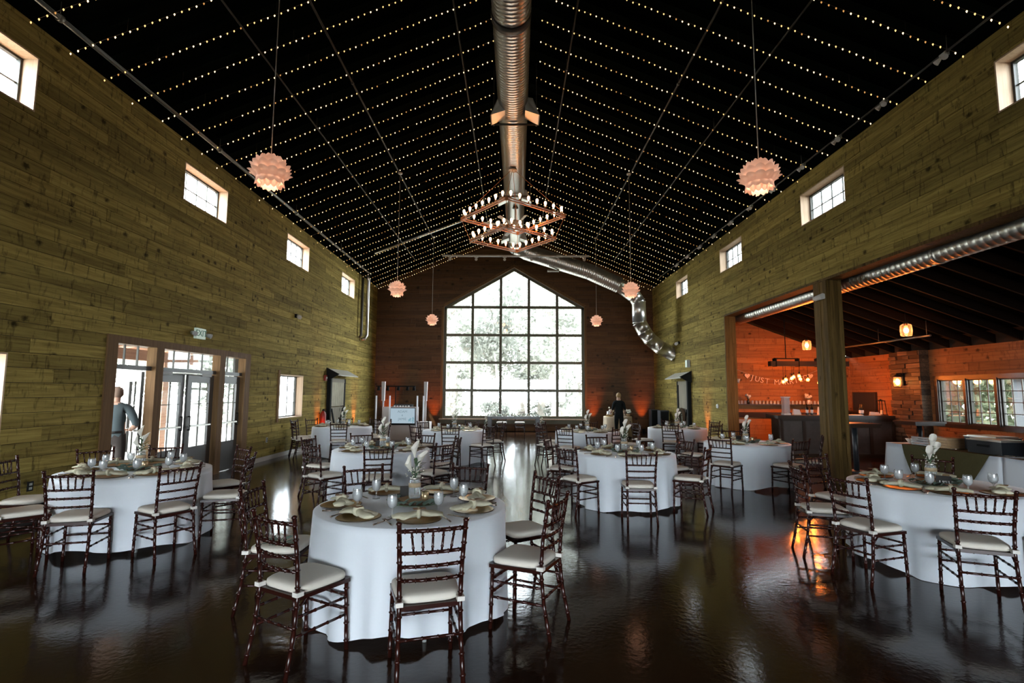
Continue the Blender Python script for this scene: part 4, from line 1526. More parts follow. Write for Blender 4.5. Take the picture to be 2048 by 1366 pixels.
def make_slab():
    o = thing('wood_slab', '', 'wood slice', (0, 0, -5), 0, 'log slice centrepieces')
    n = 22
    rg = random.Random(9)
    rs = [.145 + rg.uniform(-.008, .010) for _ in range(n)]
    ring = [(rs[k] * cos(2 * pi * k / n), rs[k] * sin(2 * pi * k / n)) for k in range(n)]
    MB().add([(x, y, 0) for x, y in ring] + [(x * 1.03, y * 1.03, .018) for x, y in ring] + [(x, y, .036) for x, y in ring],
             [(i * n + k, i * n + (k + 1) % n, (i + 1) * n + (k + 1) % n, (i + 1) * n + k) for i in range(2) for k in range(n)]).build('bark', M['bark'], o)
    MB().add([(x * .985, y * .985, .0365) for x, y in ring], [tuple(range(n))]).build('sawn_face', M['slab'], o)
    return o


def make_garland():
    o = thing('eucalyptus_garland', '', 'greenery', (0, 0, -5), 0, 'eucalyptus round the log slices')
    rg = random.Random(21)
    pts = [(.205 * cos(a), .20 * sin(a), .014) for a in [radians(150 + 15 * i) for i in range(17)]]
    MB().tube(pts, .0035, 5).build('stem', M['leaf'], o)
    for i, p in enumerate(pts[:-1]):
        for s in (-1, 1):
            a = radians(150 + 15 * i) + s * .5
            leafmb((p[0], p[1], .016 + rg.uniform(0, .014)), (s * cos(a) * .8 - sin(a) * .5, s * sin(a) * .8 + cos(a) * .5, rg.uniform(.35, 1.1)), rg.uniform(.055, .075), .060).build('leaf', M['euc'], o)
    return o


def make_votive():
    o = thing('votive', '', 'candle holder', (0, 0, -5), 0, 'little votive glasses')
    MB().lathe([(.001, 0), (.022, 0), (.027, .01), (.030, .065), (.028, .065), (.024, .012), (.001, .010)], 12).build('cup', M['votive'], o)
    MB().lathe([(.001, .03), (.021, .03), (.021, .012)], 10).build('candle', M['candle'], o)
    return o


def make_sign():
    o = thing('table_sign', '', 'sign', (0, 0, -5), 0, 'little blackboard table signs')
    MB().hexa([(-.06, .012, 0), (.06, .012, 0), (.06, .02, 0), (-.06, .02, 0), (-.06, -.01, .115), (.06, -.01, .115), (.06, -.002, .115), (-.06, -.002, .115)]).build('board', M['sign'], o)
    MB().box(-.05, .05, -.012, .045, 0, .012).build('foot', M['kraft'], o)
    return o


def make_table():
    o = thing('round_table', '', 'table', (0, 0, -5), 0, 'round dinner tables')
    MB().lathe([(.001, .735), (.755, .735), (.758, .75), (.755, .760), (.001, .760)], 40).build('tabletop', M['beige'], o)
    for s in (-1, 1):
        for q in (-1, 1):
            MB().tube([(s * .38, q * .50, .735), (s * .44, q * .56, 0.0)], .015, 8).build('leg', M['grey'], o)
    return o


PROTO = {k: f_() for k, f_ in (('goblet', make_goblet), ('charger', make_charger), ('card', make_card), ('knife', make_knife), ('fork', make_fork),
                               ('vase', make_vase), ('slab', make_slab), ('garland', make_garland), ('votive', make_votive), ('sign', make_sign), ('table', make_table))}
NAPK = [make_napkin(k) for k in range(3)]
CHAIR = {True: make_chair(True, 'x'), False: make_chair(False, 'x')}
FIRST = {}


def place(proto, loc, rz, label, group=None):
    """the first place moves the prototype itself, the others copy it"""
    if proto.name not in FIRST:
        FIRST[proto.name] = True
        if proto.children and proto.name not in CH:
            CH[proto.name] = [(c, list(c.children)) for c in proto.children]
        proto.location, proto.rotation_euler = loc, (0, 0, rz)
        proto['label'] = label
        if group:
            proto['group'] = group
        return proto
    return dup(proto, loc, rz, label, group)


NEAR = ('T1', 'T2', 'T10')
for ti, (key, ((tx, ty), tname, seats, fine)) in enumerate(TAB.items()):
    rg = random.Random(700 + ti)
    place(PROTO['table'], (tx, ty, 0), rg.uniform(0, 6), 'round folding table under the white cloth, %s' % tname)
    tag(cloth_mesh(40 + ti).build('tablecloth', M['cloth'], None, (tx, ty, 0), rg.uniform(0, 6)), 'white floor-length cloth draped over %s' % tname, 'tablecloth', 'white round tablecloths')
    names = seat_names([a for a, _ in seats])
    for (an, r), nm in zip(seats, names):
        r = max(r, 1.005)
        a = radians(an)
        jit = radians(rg.uniform(-7, 7))
        x, y = tx + r * cos(a), ty + r * sin(a)
        place(CHAIR[fine], (x, y, 0), a + pi / 2 + jit, 'dark chiavari chair, ivory cushion, %s of %s' % (nm, tname), 'chiavari chairs round the dinner tables')
        pr = .555 + rg.uniform(-.015, .015)
        px, py_ = tx + pr * cos(a), ty + pr * sin(a)
        where = '%s of %s' % (nm, tname)
        place(PROTO['charger'], (px, py_, TOPZ + .001), rg.uniform(0, 6), 'dark-rimmed gold charger plate, %s' % where)
        nr = a + pi / 2 + rg.uniform(-.5, .5)
        place(NAPK[rg.randrange(3)], (px, py_, TOPZ + .006), nr, 'knotted sage napkin on plate, %s' % where)
        place(PROTO['card'], (px + .02 * cos(a), py_ + .02 * sin(a), TOPZ + .088), nr + rg.uniform(-.3, .3), 'brown kraft card on napkin, %s' % where)
        ga = a + rg.uniform(.36, .46)
        gr = .44 + rg.uniform(-.03, .03)
        place(PROTO['goblet'], (tx + gr * cos(ga), ty + gr * sin(ga), TOPZ + .001), 0, 'stemmed goblet of iced water, %s' % where)
        if fine:
            for nm2, off, lab in (('knife', .37, 'table knife'), ('fork', -.37, 'table fork')):
                ca = a + off + rg.uniform(-.04, .04)
                place(PROTO[nm2], (tx + .60 * cos(ca), ty + .60 * sin(ca), TOPZ + .001), a + pi / 2 + rg.uniform(-.25, .25), '%s beside plate, %s' % (lab, where))
    sx, sy = tx + .02, ty + (.06 if key == 'T1' else .03)
    place(PROTO['slab'], (sx, sy, TOPZ + .001), rg.uniform(0, 6), 'bark-edged log slice in the middle of %s' % tname)
    place(PROTO['garland'], (sx, sy, TOPZ + .001), rg.uniform(-.3, .3), 'eucalyptus sprig curled round the log slice of %s' % tname)
    place(PROTO['vase'], (sx - .015, sy + .01, TOPZ + .039), rg.uniform(-.4, .4), 'jar of white calla lilies on %s' % tname)
    place(PROTO['votive'], (sx + .085, sy - .055, TOPZ + .039), 0, 'small gold votive beside the lilies on %s' % tname)
    if key == 'T10':
        sg = place(PROTO['sign'], (sx - .06, sy - .20, TOPZ + .001), radians(-35), 'black sign lettered ten on %s' % tname)
        text_mesh('Ten', .06, .001, M['chalk'], (0, -.0005, .062), (radians(79), 0, 0), sg, 'lettering')
    else:
        CHS = place(PROTO['sign'], (sx - .10, sy + .12, TOPZ + .001), radians(180 + rg.uniform(-20, 20)), 'small blackboard sign behind the lilies of %s' % tname)

# a spray laid on one seat of the front table
sp = thing('flower_spray', 'greenery with a white bloom lying on the near door corner chair seat', 'flowers', (-1.80, 4.12, .508))
for i in range(16):
    an = i * 2.4
    leafmb((.05 * cos(an), .05 * sin(an), .01 + .004 * (i % 5)), (cos(an), sin(an), .25 + .1 * (i % 4)), .085, .035).build('leaf', M['euc'], sp)
for i in range(7):
    an = i * .9
    leafmb((.01, 0, .045), (cos(an), sin(an), .55), .055, .045, curl=-.3).build('blossom_petal', M['petal'], sp)

# ------------------------------------------------------------------ far end of the hall
# sweetheart table before the gable window, two chairs behind it
sw = thing('head_table', 'dark trestle head table before the great gable window', 'table', (0, 20.8, 0))
MB().box(-1.02, 1.02, -.35, .35, .66, .75).build('tabletop', M['bartop'], sw)
for s in (-1, 1):
    for q in (-1, 1):
        x, y = s * .94, q * .28
        MB().box(x - .07, x + .07, y - .06, y + .06, .30, .66).lathe([(.055, 0), (.065, .05), (.04, .1), (.06, .2), (.07, .3)], 10, (x, y, 0)).build('leg', M['bartop'], sw)
gl = thing('table_garland', 'white and green flower garland along the head table, hanging at both ends', 'garland', (0, 20.8, .75))
rg = random.Random(77)
lf, fl = MB(), MB()
for i in range(260):
    t = rg.uniform(-1.25, 1.25)
    if abs(t) <= 1.0:
        p = (t * 1.05, rg.uniform(-.22, -.02), rg.uniform(.0, .10))
    else:
        s = 1 if t > 0 else -1
        p = (s * (1.07 + rg.uniform(-.02, .07)), rg.uniform(-.22, -.1), .05 - (abs(t) - 1) * 2.2)
    d = (rg.uniform(-1, 1), rg.uniform(-1, .4), rg.uniform(-.3, .8))
    if rg.random() < .55:
        q = leafmb(p, d, .10, .05)
        lf.add(q.v, q.f, True)
    else:
        fl.ball(p, rg.uniform(.018, .036), 6, 4)
lf.build('leaves', M['euc'], gl, kind='stuff')
fl.build('white_blooms', M['petal'], gl, kind='stuff')
for x, nm in ((-.48, 'door side'), (.25, 'bar side')):
    place(CHAIR[False], (x, 21.35, 0), pi, 'dark chiavari chair behind the head table under the gable window, %s' % nm, 'chairs at the head table')

# music stand: white booth with a screen, loudspeakers and light tubes
dj = thing('music_booth', 'white panelled music booth carrying a lit screen', 'booth', (-4.0, 18.6, 0))
MB().box(-.66, .62, -.04, .04, 0, 1.16).build('front_panel', M['white'], dj)
for s in (-1, 1):
    MB().box(s * .50 - .03, s * .50 + .03, .04, .5, 0, 1.14).build('side_panel', M['white'], dj)
MB().box(-.47, .47, .04, .5, .92, .96).build('shelf', M['white'], dj)
tv = thing('screen', 'flat screen reading Adam and Jamie on the white booth', 'screen', (-3.93, 18.55, .86))
MB().box(-.44, .46, -.035, .0, -.34, .27).build('bezel', M['black'], tv)
M['screen'] = emitter('lit screen', (0.62, 0.80, 0.92), 0.62)
M['scrtext'] = emitter('screen lettering', (0.30, 0.42, 0.50), 0.6)
M['scrleaf'] = emitter('screen leaf print', (0.30, 0.60, 0.72), 0.55)
MB().box(-.42, .44, -.040, -.036, -.275, .25).build('display', M['screen'], tv)
for s_, z, t_ in ((.12, .13, 'ADAM'), (.09, 0.0, '&'), (.12, -.13, 'JAMIE'), (.035, -.22, '09.10.21')):
    if z > -.2:
        text_mesh(t_, s_, .0008, M['scrtext'], (0.0, -.0415, z), (pi / 2, 0, 0), tv, 'lettering')
lb = MB()
for i in range(16):
    q = leafmb((.36 + RND.uniform(-.10, .05), 0, -.22 + RND.uniform(-.02, .12)), (RND.uniform(-1, 1), 0, RND.uniform(-1, 1)), .06, .03, (0, 1, 0), 0)
    lb.add([(x, -.0412, z) for x, y, z in q.v], q.f)
lb.build('leaf_print', M['scrleaf'], tv, kind='stuff')
for x, lab in ((-4.74, 'slim white column loudspeaker on a pole, door side of the screen'), (-3.20, 'slim white column loudspeaker on a pole, window side of the screen')):
    o = thing('column_speaker', lab, 'loudspeaker', (x - .0, 19.0, 0), 0, 'white column loudspeakers')
    MB().box(-.20, .20, -.22, .22, 0, .62).build('base', M['white'], o)
    MB().tube([(0, 0, .62), (0, 0, 1.36)], .035, 8).build('pole', M['white'], o)
    MB().hexa([(-.05, -.06, 1.36), (.045, -.06, 1.36), (.045, .06, 1.36), (-.05, .06, 1.36), (-.062, -.06, 2.06), (.062, -.06, 2.06), (.062, .06, 2.06), (-.062, .06, 2.06)]).build('cabinet', M['white'], o)
    gb = MB()
    for k in range(5):
        xx = -.045 + .02 * k
        gb.box(xx, xx + .008, -.066, -.06, 1.40, 2.03)
    gb.build('grille', M['grey'], o, kind='stuff')
for x, y, lab in ((-4.85, 18.45, 'slim glowing white tube light standing at the door end'), (-4.36, 18.40, 'slim glowing white tube light at the screen edge, door side'),
                  (-3.40, 18.45, 'slim glowing white tube light at the screen edge, window side'), (-3.17, 18.40, 'slim glowing white tube light standing at the window end')):
    o = thing('tube_light', lab, 'light tube', (x, y, 0), 0, 'white tube lights')
    MB().lathe([(.001, .0), (.11, .0), (.11, .03), (.03, .04)], 12).build('base', M['white'], o)
    MB().tube([(0, 0, .03), (0, 0, 1.55)], .028, 10).build('tube', M['tube'], o)
eq = thing('mixing_desk', 'low black mixing desk with lit faders on top of the booth', 'mixer', (-4.0, 18.87, .961))
MB().hexa([(-.35, -.2, 0), (.35, -.2, 0), (.35, .2, 0), (-.35, .2, 0), (-.35, -.2, .18), (.35, -.2, .18), (.35, .2, .28), (-.35, .2, .28)]).build('body', M['black'], eq)
for k in range(6):
    MB().box(-.28 + .1 * k, -.23 + .1 * k, -.20, -.14, .20, .24).build('button', M['cabin'], eq)
tp = thing('tripod_stand', 'black tripod stand with a bar of small lamps behind the booth', 'stand', (-4.5, 19.9, 0))
for k in range(3):
    a = k * 2.09 + .5
    MB().tube([(0, 0, .95), (.42 * cos(a), .42 * sin(a), 0)], .022, 6).build('leg', M['black'], tp)
MB().tube([(0, 0, .9), (0, 0, 1.9)], .02, 6).build('pole', M['black'], tp)
MB().box(-.75, .75, -.02, .02, 1.88, 1.92).build('crossbar', M['black'], tp)
for x in (-.65, -.3, .1, .45, .7):
    MB().tube([(x, 0, 1.88), (x, -.02, 1.74)], [.05, .06], 10).build('lamp', M['black'], tp)

# cake table with its person
ck = tag(cloth_mesh(88).build('tablecloth', M['beige'], None, (4.0, 20.2, 0)), 'beige cloth draped over the round cake table', 'tablecloth')
ck.scale = (.70, .70, 1.04)
ct = thing('cake_table', 'round cake table under the beige cloth', 'table', (4.0, 20.2, 0))
MB().lathe([(.001, .75), (.525, .75), (.525, .79), (.001, .79)], 30).build('tabletop', M['beige'], ct)
MB().lathe([(.25, 0), (.25, .03), (.04, .05), (.04, .75)], 12).build('leg', M['grey'], ct)
cz = .797
cake = thing('wedding_cake', 'small white cake on the cake table beside the person in black', 'cake', (3.66, 20.05, cz))
MB().lathe([(.001, 0), (.13, 0), (.13, .015), (.03, .02), (.03, .06), (.13, .065), (.13, .075), (.001, .075)], 18).build('cake_stand', M['gold'], cake)
MB().lathe([(.10, .076), (.10, .19), (.001, .19)], 18).build('cake', M['ceramic'], cake)
for x, y, h, lab in ((3.80, 20.42, .16, 'white flower bunch in a pot behind the cake'), (4.38, 20.1, .10, 'white flowers in a low pot at the bar side of the cake table')):
    o = thing('flower_pot', lab, 'flowers', (x, y, cz))
    MB().lathe([(.001, 0), (.06, 0), (.08, h), (.07, h)], 12).build('pot', M['slab'], o)
    b, l = MB(), MB()
    for i in range(12):
        b.ball((RND.uniform(-.09, .09), RND.uniform(-.09, .09), h + RND.uniform(.02, .16)), .034, 7, 5)
    for i in range(9):
        q = leafmb((0, 0, h), (RND.uniform(-1, 1), RND.uniform(-1, 1), RND.uniform(.2, 1)), .16, .05)
        l.add(q.v, q.f, True)
    b.build('blooms', M['petal'], o, kind='stuff')
    l.build('leaves', M['leaf'], o, kind='stuff')
o = thing('riser', 'tall beige draped riser on the cake table', 'riser', (4.17, 20.3, cz))
MB().hexa([(-.13, -.12, 0), (.13, -.12, 0), (.13, .12, 0), (-.13, .12, 0), (-.10, -.1, .2), (.10, -.1, .2), (.10, .1, .2), (-.10, .1, .2)]).build('drape', M['beige'], o)
MB().box(-.13, .13, -.13, .13, .2, .215).build('board', M['slab'], o)

for x, y, lab in ((5.78, 21.6, 'black loudspeaker cabinet standing nearer the gable corner'), (5.84, 20.5, 'black loudspeaker cabinet standing beside the framed doorway')):
    o = thing('floor_speaker', lab, 'loudspeaker', (x, y, 0), 0, 'black loudspeaker cabinets')
    MB().box(-.17, .17, -.2, .2, 0.02, 1.02).build('cabinet', M['navy'], o)
    MB().box(-.15, .15, -.212, -.2, .06, .98).build('grille', M['black'], o)
    for q in (-1, 1):
        MB().box(q * .12 - .02, q * .12 + .02, -.18, .18, 0, .02).build('foot', M['black'], o)


# roofed doorway pieces on the side walls: dark frame, weathered panel, little shed roof
def doorway(name, P, u0, u1, label, corr):
    o = thing(name, label, 'doorway', P((u0 + u1) / 2, 0, .03))
    inv = Matrix.Translation(-o.location)

    def pt(mb, nm, mat):
        c = mb.build(nm, mat, o)
        c.matrix_parent_inverse = inv
        return c
    for a, b in ((u0, u0 + .12), (u1 - .12, u1)):
        pt(ubox(MB(), P, a, b, 0, 2.12, 0.03, .15), 'post', M['black'])
    pt(ubox(MB(), P, u0 + .12, u1 - .12, 1.99, 2.12, .03, .145), 'lintel', M['greyboard'])
    n = 13
    w_ = (u1 - u0 - .24)
    if corr:
        for k in range(n):
            a = u0 + .12 + w_ * k / n
            pt(MB().hexa([P(a + .010, 1.20, .10), P(a + w_ / n - .010, 1.20, .10), P(a + w_ / n * .75, 1.20, .14), P(a + w_ / n * .25, 1.20, .14),
                          P(a + .010, 1.99, .10), P(a + w_ / n - .010, 1.99, .10), P(a + w_ / n * .75, 1.99, .14), P(a + w_ / n * .25, 1.99, .14)]), 'corrugation', M['corr'])
        pt(ubox(MB(), P, u0 + .12, u1 - .12, 1.19, 2.0, .03, .10), 'back_board', M['gap'])
    else:
        for k in range(3):
            a = u0 + .12 + w_ * k / 3
            pt(ubox(MB(), P, a + .003, a + w_ / 3 - .003, 1.15, 1.99, .03, .12), 'plank', M['greyboard'])
    for k in range(4):
        a = u0 + .12 + w_ * k / 4
        pt(ubox(MB(), P, a + .003, a + w_ / 4 - .003, .02, 1.17, .03, .13), 'plank', M['greyboard'])
    um = (u0 + u1) / 2
    for s in (-1, 1):
        pt(MB().hexa([P(um, .25, .131), P(um + s * .1, .25, .131), P(um + s * .1, .25, .155), P(um, .25, .155),
                      P(um + s * w_ / 2 - s * .1, 1.13, .131), P(um + s * w_ / 2, 1.13, .131), P(um + s * w_ / 2, 1.13, .155), P(um + s * w_ / 2 - s * .1, 1.13, .155)]), 'brace', M['black'])
    pt(MB().hexa([P(u0 - .08, 2.40, .03), P(u1 + .55, 2.40, .03), P(u1 + .55, 2.20, .42), P(u0 - .08, 2.20, .42),
                  P(u0 - .08, 2.44, .03), P(u1 + .55, 2.44, .03), P(u1 + .55, 2.23, .42), P(u0 - .08, 2.23, .42)]), 'shed_roof', M['awning'])
    pt(MB().hexa([P(u0 - .10, 2.06, .03), P(u0 - .04, 2.06, .03), P(u0 - .04, 2.10, .18), P(u0 - .10, 2.10, .18),
                  P(u0 - .10, 2.46, .03), P(u0 - .04, 2.46, .03), P(u0 - .04, 2.25, .44), P(u0 - .10, 2.25, .44)]), 'gable_cheek', M['black'])
    return o


doorway('roofed_doorway', P_left, 16.95, 18.45, 'roofed doorway with corrugated panel on the wall beyond the glass doors', True)
rd = doorway('roofed_doorway', P_right, 18.05, 19.25, 'roofed doorway with plank panel on the wall beyond the bar', False)
wr_ = thing('wreath', 'dark round twig wreath hanging low on the plank doorway', 'wreath', (XR - .21, 18.6, .86))
pts = [(0, .26 * cos(a), .26 * sin(a)) for a in [2 * pi * i / 20 for i in range(21)]]
MB().tube(pts, .06, 8, False).build('ring', M['bark'], wr_)
for i in range(22):
    a = i * .5
    leafmb((-.05, .26 * cos(a), .26 * sin(a)), (-.4, cos(a + 1), sin(a + 1)), .13, .05, (1, 0, 0)).build('leaf', M['leaf'], wr_)

# small fixtures on the walls
o = thing('fire_extinguisher', 'red fire extinguisher on the wall beside the corrugated doorway', 'extinguisher', (XL + .12, 16.45, .62))
MB().lathe([(.001, 0), (.085, 0), (.09, .03), (.09, .36), (.05, .44), (.025, .46), (.001, .46)], 14).build('cylinder', M['red'], o)
MB().box(-.03, .03, -.02, .02, .46, .50).box(-.02, .10, -.012, .012, .50, .52).build('valve', M['black'], o)
MB().tube([(.02, .03, .48), (.09, .08, .40), (.08, .08, .18)], .012, 6).build('hose', M['black'], o)
MB().box(-.12, -.09, -.03, .03, .2, .3).build('bracket', M['grey'], o)
o = thing('fire_alarm', 'small red fire alarm strobe beside the corrugated doorway', 'alarm', (XL + .02, 16.72, 2.12))
MB().box(0, .06, -.07, .07, -.09, .09).build('body', M['red'], o)
MB().ball((.07, 0, 0), (.025, .04, .04), 8, 6).build('strobe', M['cabin'], o)


def wallcam(loc, s, label):
    o = thing('wall_sensor', label, 'camera', loc)
    MB().box(min(0, s * .05), max(0, s * .05), -.05, .05, -.05, .05).build('mount', M['black'], o)
    MB().tube([(s * .05, .05, 0), (s * .16, -.10, -.05)], [.05, .06], 10).build('camera_head', M['cabin'], o)


wallcam((XL + .022, 14.3, 3.77), 1, 'small camera head on the boards above the low window')
wallcam((XR - .022, 19.2, 3.55), -1, 'small camera head on the bar-side wall below the last window')
o = thing('wall_box', 'pale green junction box over the plank doorway', 'box', (XR - .022, 18.2, 2.72))
MB().box(-.10, 0, -.10, .10, -.13, .13).build('body', M['grey'], o)
MB().box(-.108, -.10, -.085, .085, -.115, .115).build('cover', M['exitface'], o)
o = thing('thermostat', 'round white thermostat beside the timber jamb of the bar opening', 'thermostat', (XR - .022, 15.75, 1.31))
MB().tube([(0, 0, 0), (-.03, 0, 0)], [.07, .06], 14).build('dial', M['cabin'], o)
MB().tube([(-.03, 0, 0), (-.034, 0, 0)], .03, 10).build('face', M['grey'], o)
o = thing('outlet', 'small dark power outlet low on the boards below the low window', 'outlet', (XL + .022, 12.95, .49))
MB().box(0, .012, -.04, .04, -.06, .06).build('plate', M['grey'], o)
MB().box(.012, .016, -.02, .02, -.04, -.01).box(.012, .016, -.02, .02, .01, .04).build('socket', M['black'], o)
o = thing('outlet', 'small dark power outlet low on the boards behind the table by the glass doors', 'outlet', (XL + .022, 6.66, .48))
MB().box(0, .012, -.04, .04, -.06, .06).build('plate', M['black'], o)
MB().box(.012, .016, -.02, .02, -.04, -.01).box(.012, .016, -.02, .02, .01, .04).build('socket', M['grey'], o)
o = thing('wall_horn', 'small pale horn sconce inside the bar opening beside the jamb', 'sconce', (6.43, 15.18, 2.08))  # small light fixture on the jamb, built unlit
MB().box(-.0, .03, -.05, .05, -.06, .06).build('bracket', M['grey'], o)
MB().tube([(.03, 0, 0), (.12, -.04, -.03)], [.04, .075], 12).build('horn', M['cabin'], o)
o = thing('post_floodlight', 'pale floodlight bracketed to the timber post of the bar opening', 'floodlight', (6.12, 10.30, 3.62))
MB().box(-.02, .0, -.05, .05, -.05, .05).build('bracket', M['black'], o)
MB().tube([(-.03, .12, -.02), (-.03, -.16, -.01)], [.05, .06], 10).build('lamp_head', M['cabin'], o)

# uplights washing the boards
upl = None
UPS = [((-5.85, 16.25), (-.25, 0, 1), 'by the corrugated doorway', 1.0), ((-5.85, 19.9), (-.25, 0, 1), 'beyond the corrugated doorway', 1.2), ((-5.45, 22.40), (0, .22, 1), 'behind the music booth', 1.6),
       ((-3.45, 22.45), (0, .22, 1), 'at the door side of the gable window', 1.6), ((3.45, 22.45), (0, .22, 1), 'at the bar side of the gable window', 1.8), ((5.55, 22.45), (0, .22, 1), 'in the corner behind the loudspeakers', 2.0),
       ((5.9, 16.6), (.25, 0, 1), 'under the thermostat by the bar jamb', .8)]
for (x, y), d, lab, e in UPS:
    lab = 'small black uplight glowing amber ' + lab
    if upl is None:
        upl = thing('uplight', lab, 'uplight', (x, y, 0), 0, 'amber uplights')
        MB().box(-.07, .07, -.07, .07, 0, .03).build('base', M['black'], upl)
        MB().lathe([(.05, .03), (.06, .05), (.06, .17), (.052, .17), (.05, .15)], 12).build('can', M['black'], upl)
        MB().lathe([(.001, .155), (.05, .155)], 12).build('lens', M['uplens'], upl)
    else:
        dup(upl, (x, y, 0), 0, lab)
    L = bpy.data.lights.new('uplight_beam', 'SPOT')
    L.energy, L.color, L.spot_size, L.spot_blend, L.shadow_soft_size = 170 * e, (1.0, 0.20, 0.03), radians(46), 1.0, .04
    lo = bpy.data.objects.new('uplight_beam', L)
    COL.objects.link(lo)
    lo.location = (x, y, .19)
    lo.rotation_euler = Vector(d).to_track_quat('-Z', 'Y').to_euler()

# ------------------------------------------------------------------ bar room
bar = thing('bar_counter', 'bar counter with dark top and weathered zinc front', 'bar', (8.6, 14.0, 0))
MB().box(-1.60, 1.50, -.08, .55, 1.03, 1.12).build('bar_top', M['bartop'], bar)
MB().box(-1.60, 1.50, .55, .60, 1.03, 1.14).build('back_ledge', M['bartop'], bar)
for k in range(5):
    a = -1.45 + .59 * k
    MB().box(a, a + .56, -.01, .02, .12, .98).build('zinc_panel', M['barpanel'], bar)
for k in range(6):
    a = -1.49 + .59 * k
    MB().box(a - .03, a + .05, -.03, .03, 0, 1.03).build('stile', M['bartop'], bar)
MB().box(-1.5, 1.48, .03, .5, 0, 1.03).build('body', M['bartop'], bar)
MB().box(-1.5, 1.48, -.035, .03, .0, .12).build('kick_board', M['bartop'], bar)
MB().box(-1.5, 1.48, -.035, .03, .97, 1.03).build('apron', M['bartop'], bar)

bs = thing('back_bar', 'wooden back bar with a long glass shelf and dark counter line', 'shelf', (8.3, BYB, 0))
MB().box(-1.85, 1.6, -.30, -.025, 1.34, 1.37).build('shelf', M['bartop'], bs)
MB().box(-1.85, 1.6, -.55, -.025, .98, 1.12).build('counter', M['bartop'], bs)
MB().box(-1.85, 1.6, -.5, -.03, 0, .98).build('cabinet', M['wall_bar'], bs)
MB().box(-1.75, -1.25, -.58, -.5, .15, .80).build('fridge_door', M['black'], bs)
MB().box(-1.75, -1.25, -.59, -.5, .82, .92).build('fridge_vent', M['grey'], bs)
gl0 = None
for row in range(2):
    for k in range(26):
        x = 6.72 + .112 * k + row * .05
        loc = (x, BYB - .10 - .12 * row, 1.371)
        lab = 'small upturned tumbler glinting on the shelf behind the bar'
        if gl0 is None:
            gl0 = thing('tumbler', lab, 'glass', loc, 0, 'tumblers on the shelf behind the bar')
            MB().lathe([(.036, 0), (.038, .01), (.030, .105), (.001, .105)], 10).build('tumbler_body', M['clear'], gl0)
        else:
            dup(gl0, loc, 0, lab)
for x, lab in ((7.18, 'white flowers in a dark vase on the bar shelf, jamb side'), (9.02, 'white flowers in a pale vase on the bar shelf, post side')):
    o = thing('shelf_flowers', lab, 'flowers', (x, BYB - .27, 1.371))
    MB().lathe([(.001, 0), (.04, 0), (.05, .1), (.03, .14)], 10).build('vase', M['ceramic'] if x > 8 else M['bartop'], o)
    b, l = MB(), MB()
    for i in range(8):
        b.ball((RND.uniform(-.09, .09), RND.uniform(-.05, .05), RND.uniform(.17, .30)), .04, 7, 5)
    for i in range(8):
        q = leafmb((0, 0, .14), (RND.uniform(-1, 1), RND.uniform(-.6, .6), RND.uniform(.2, 1)), .16, .05)
        l.add(q.v, q.f, True)
    b.build('blooms', M['petal'], o, kind='stuff')
    l.build('leaves', M['leaf'], o, kind='stuff')

# banner of letters
bn = thing('letter_banner', 'just married letter banner with hearts hung above the bar shelf', 'banner', (8.25, BYB - .06, 2.2))
ltrs = '*JUST MARRIED*'
nL = len(ltrs)
bpts = []
for i in range(nL):
    t = -1 + 2 * i / (nL - 1)
    x, z = t * .98, -.16 + .20 * t * t
    bpts.append((x, .02, z + .08))
    if ltrs[i] == ' ':
        continue
    sl = atan2(.40 * t, .98)
    if ltrs[i] == '*':
        hp = []
        for k in range(24):
            a = 2 * pi * k / 24
            hp.append((.0062 * 16 * sin(a) ** 3 * .85, .0062 * (13 * cos(a) - 5 * cos(2 * a) - 2 * cos(3 * a) - cos(4 * a)) * .85))
        o = MB().add([(x + a, 0, z + b) for a, b in hp] + [(x + a, .006, z + b) for a, b in hp], [tuple(range(24)), tuple(range(24, 48))] + [(k, (k + 1) % 24, 24 + (k + 1) % 24, 24 + k) for k in range(24)]).build('heart', M['paper'], bn)
    else:
        text_mesh(ltrs[i], .235, .004, M['paper'], (x, 0, z), (pi / 2, -sl, 0), bn, 'letter')
MB().tube([(-1.5, .02, .30)] + bpts + [(1.5, .02, .34)], .004, 4).build('string', M['cordw'], bn)

# hanging lamps of the bar room


def point(loc, e, col, r=.05):
    d = bpy.data.lights.new('lamp_glow', 'POINT')
    d.energy, d.color, d.shadow_soft_size = e, col, r
    o = bpy.data.objects.new('lamp_glow', d)
    COL.objects.link(o)
    o.location = loc


WARM = (1.0, .21, .03)
bcn = thing('beam_chandelier', 'dark timber beam lamp with clear bulbs hanging over the bar', 'chandelier', (8.2, 14.5, 2.52))
MB().box(-1.08, 1.08, -.09, .09, -.07, .07).build('beam', M['bartop'], bcn)
for x in (-.62, .55):
    MB().box(x - .33, x - .30, -.1, .1, -.08, .15).box(x + .30, x + .33, -.1, .1, -.08, .15).box(x - .33, x + .33, -.02, .02, .13, .16).build('bracket', M['black'], bcn)
    MB().tube([(x, 0, .15), (x, 0, barz(8.2 + x) - 2.52)], .012, 6).build('rod', M['black'], bcn)
for i, (x, z) in enumerate([(-.74, -.50), (-.62, -.44), (-.50, -.40), (-.40, -.36), (-.30, -.34), (-.22, -.42), (-.06, -.44), (.30, -.52), (.36, -.44), (.44, -.32), (.50, -.40), (1.02, -.33), (.93, -.36)]):
    y = (-.05, .05)[i % 2]
    c = MB().tube([(x, y, -.07), (x, y, z + .10)], .005, 4).build('cord', M['black'], bcn)
    MB().lathe([(.001, .12), (.022, .115), (.022, .075), (.02, .07)], 8, (x, y, z)).build('socket', M['black'], c)
    MB().ball((x, y, z), (.048, .048, .056), 10, 8).build('bulb_glass', M['lampglass'], c)
    MB().ball((x, y, z), .026, 8, 6).build('filament', M['barbulb'], c)
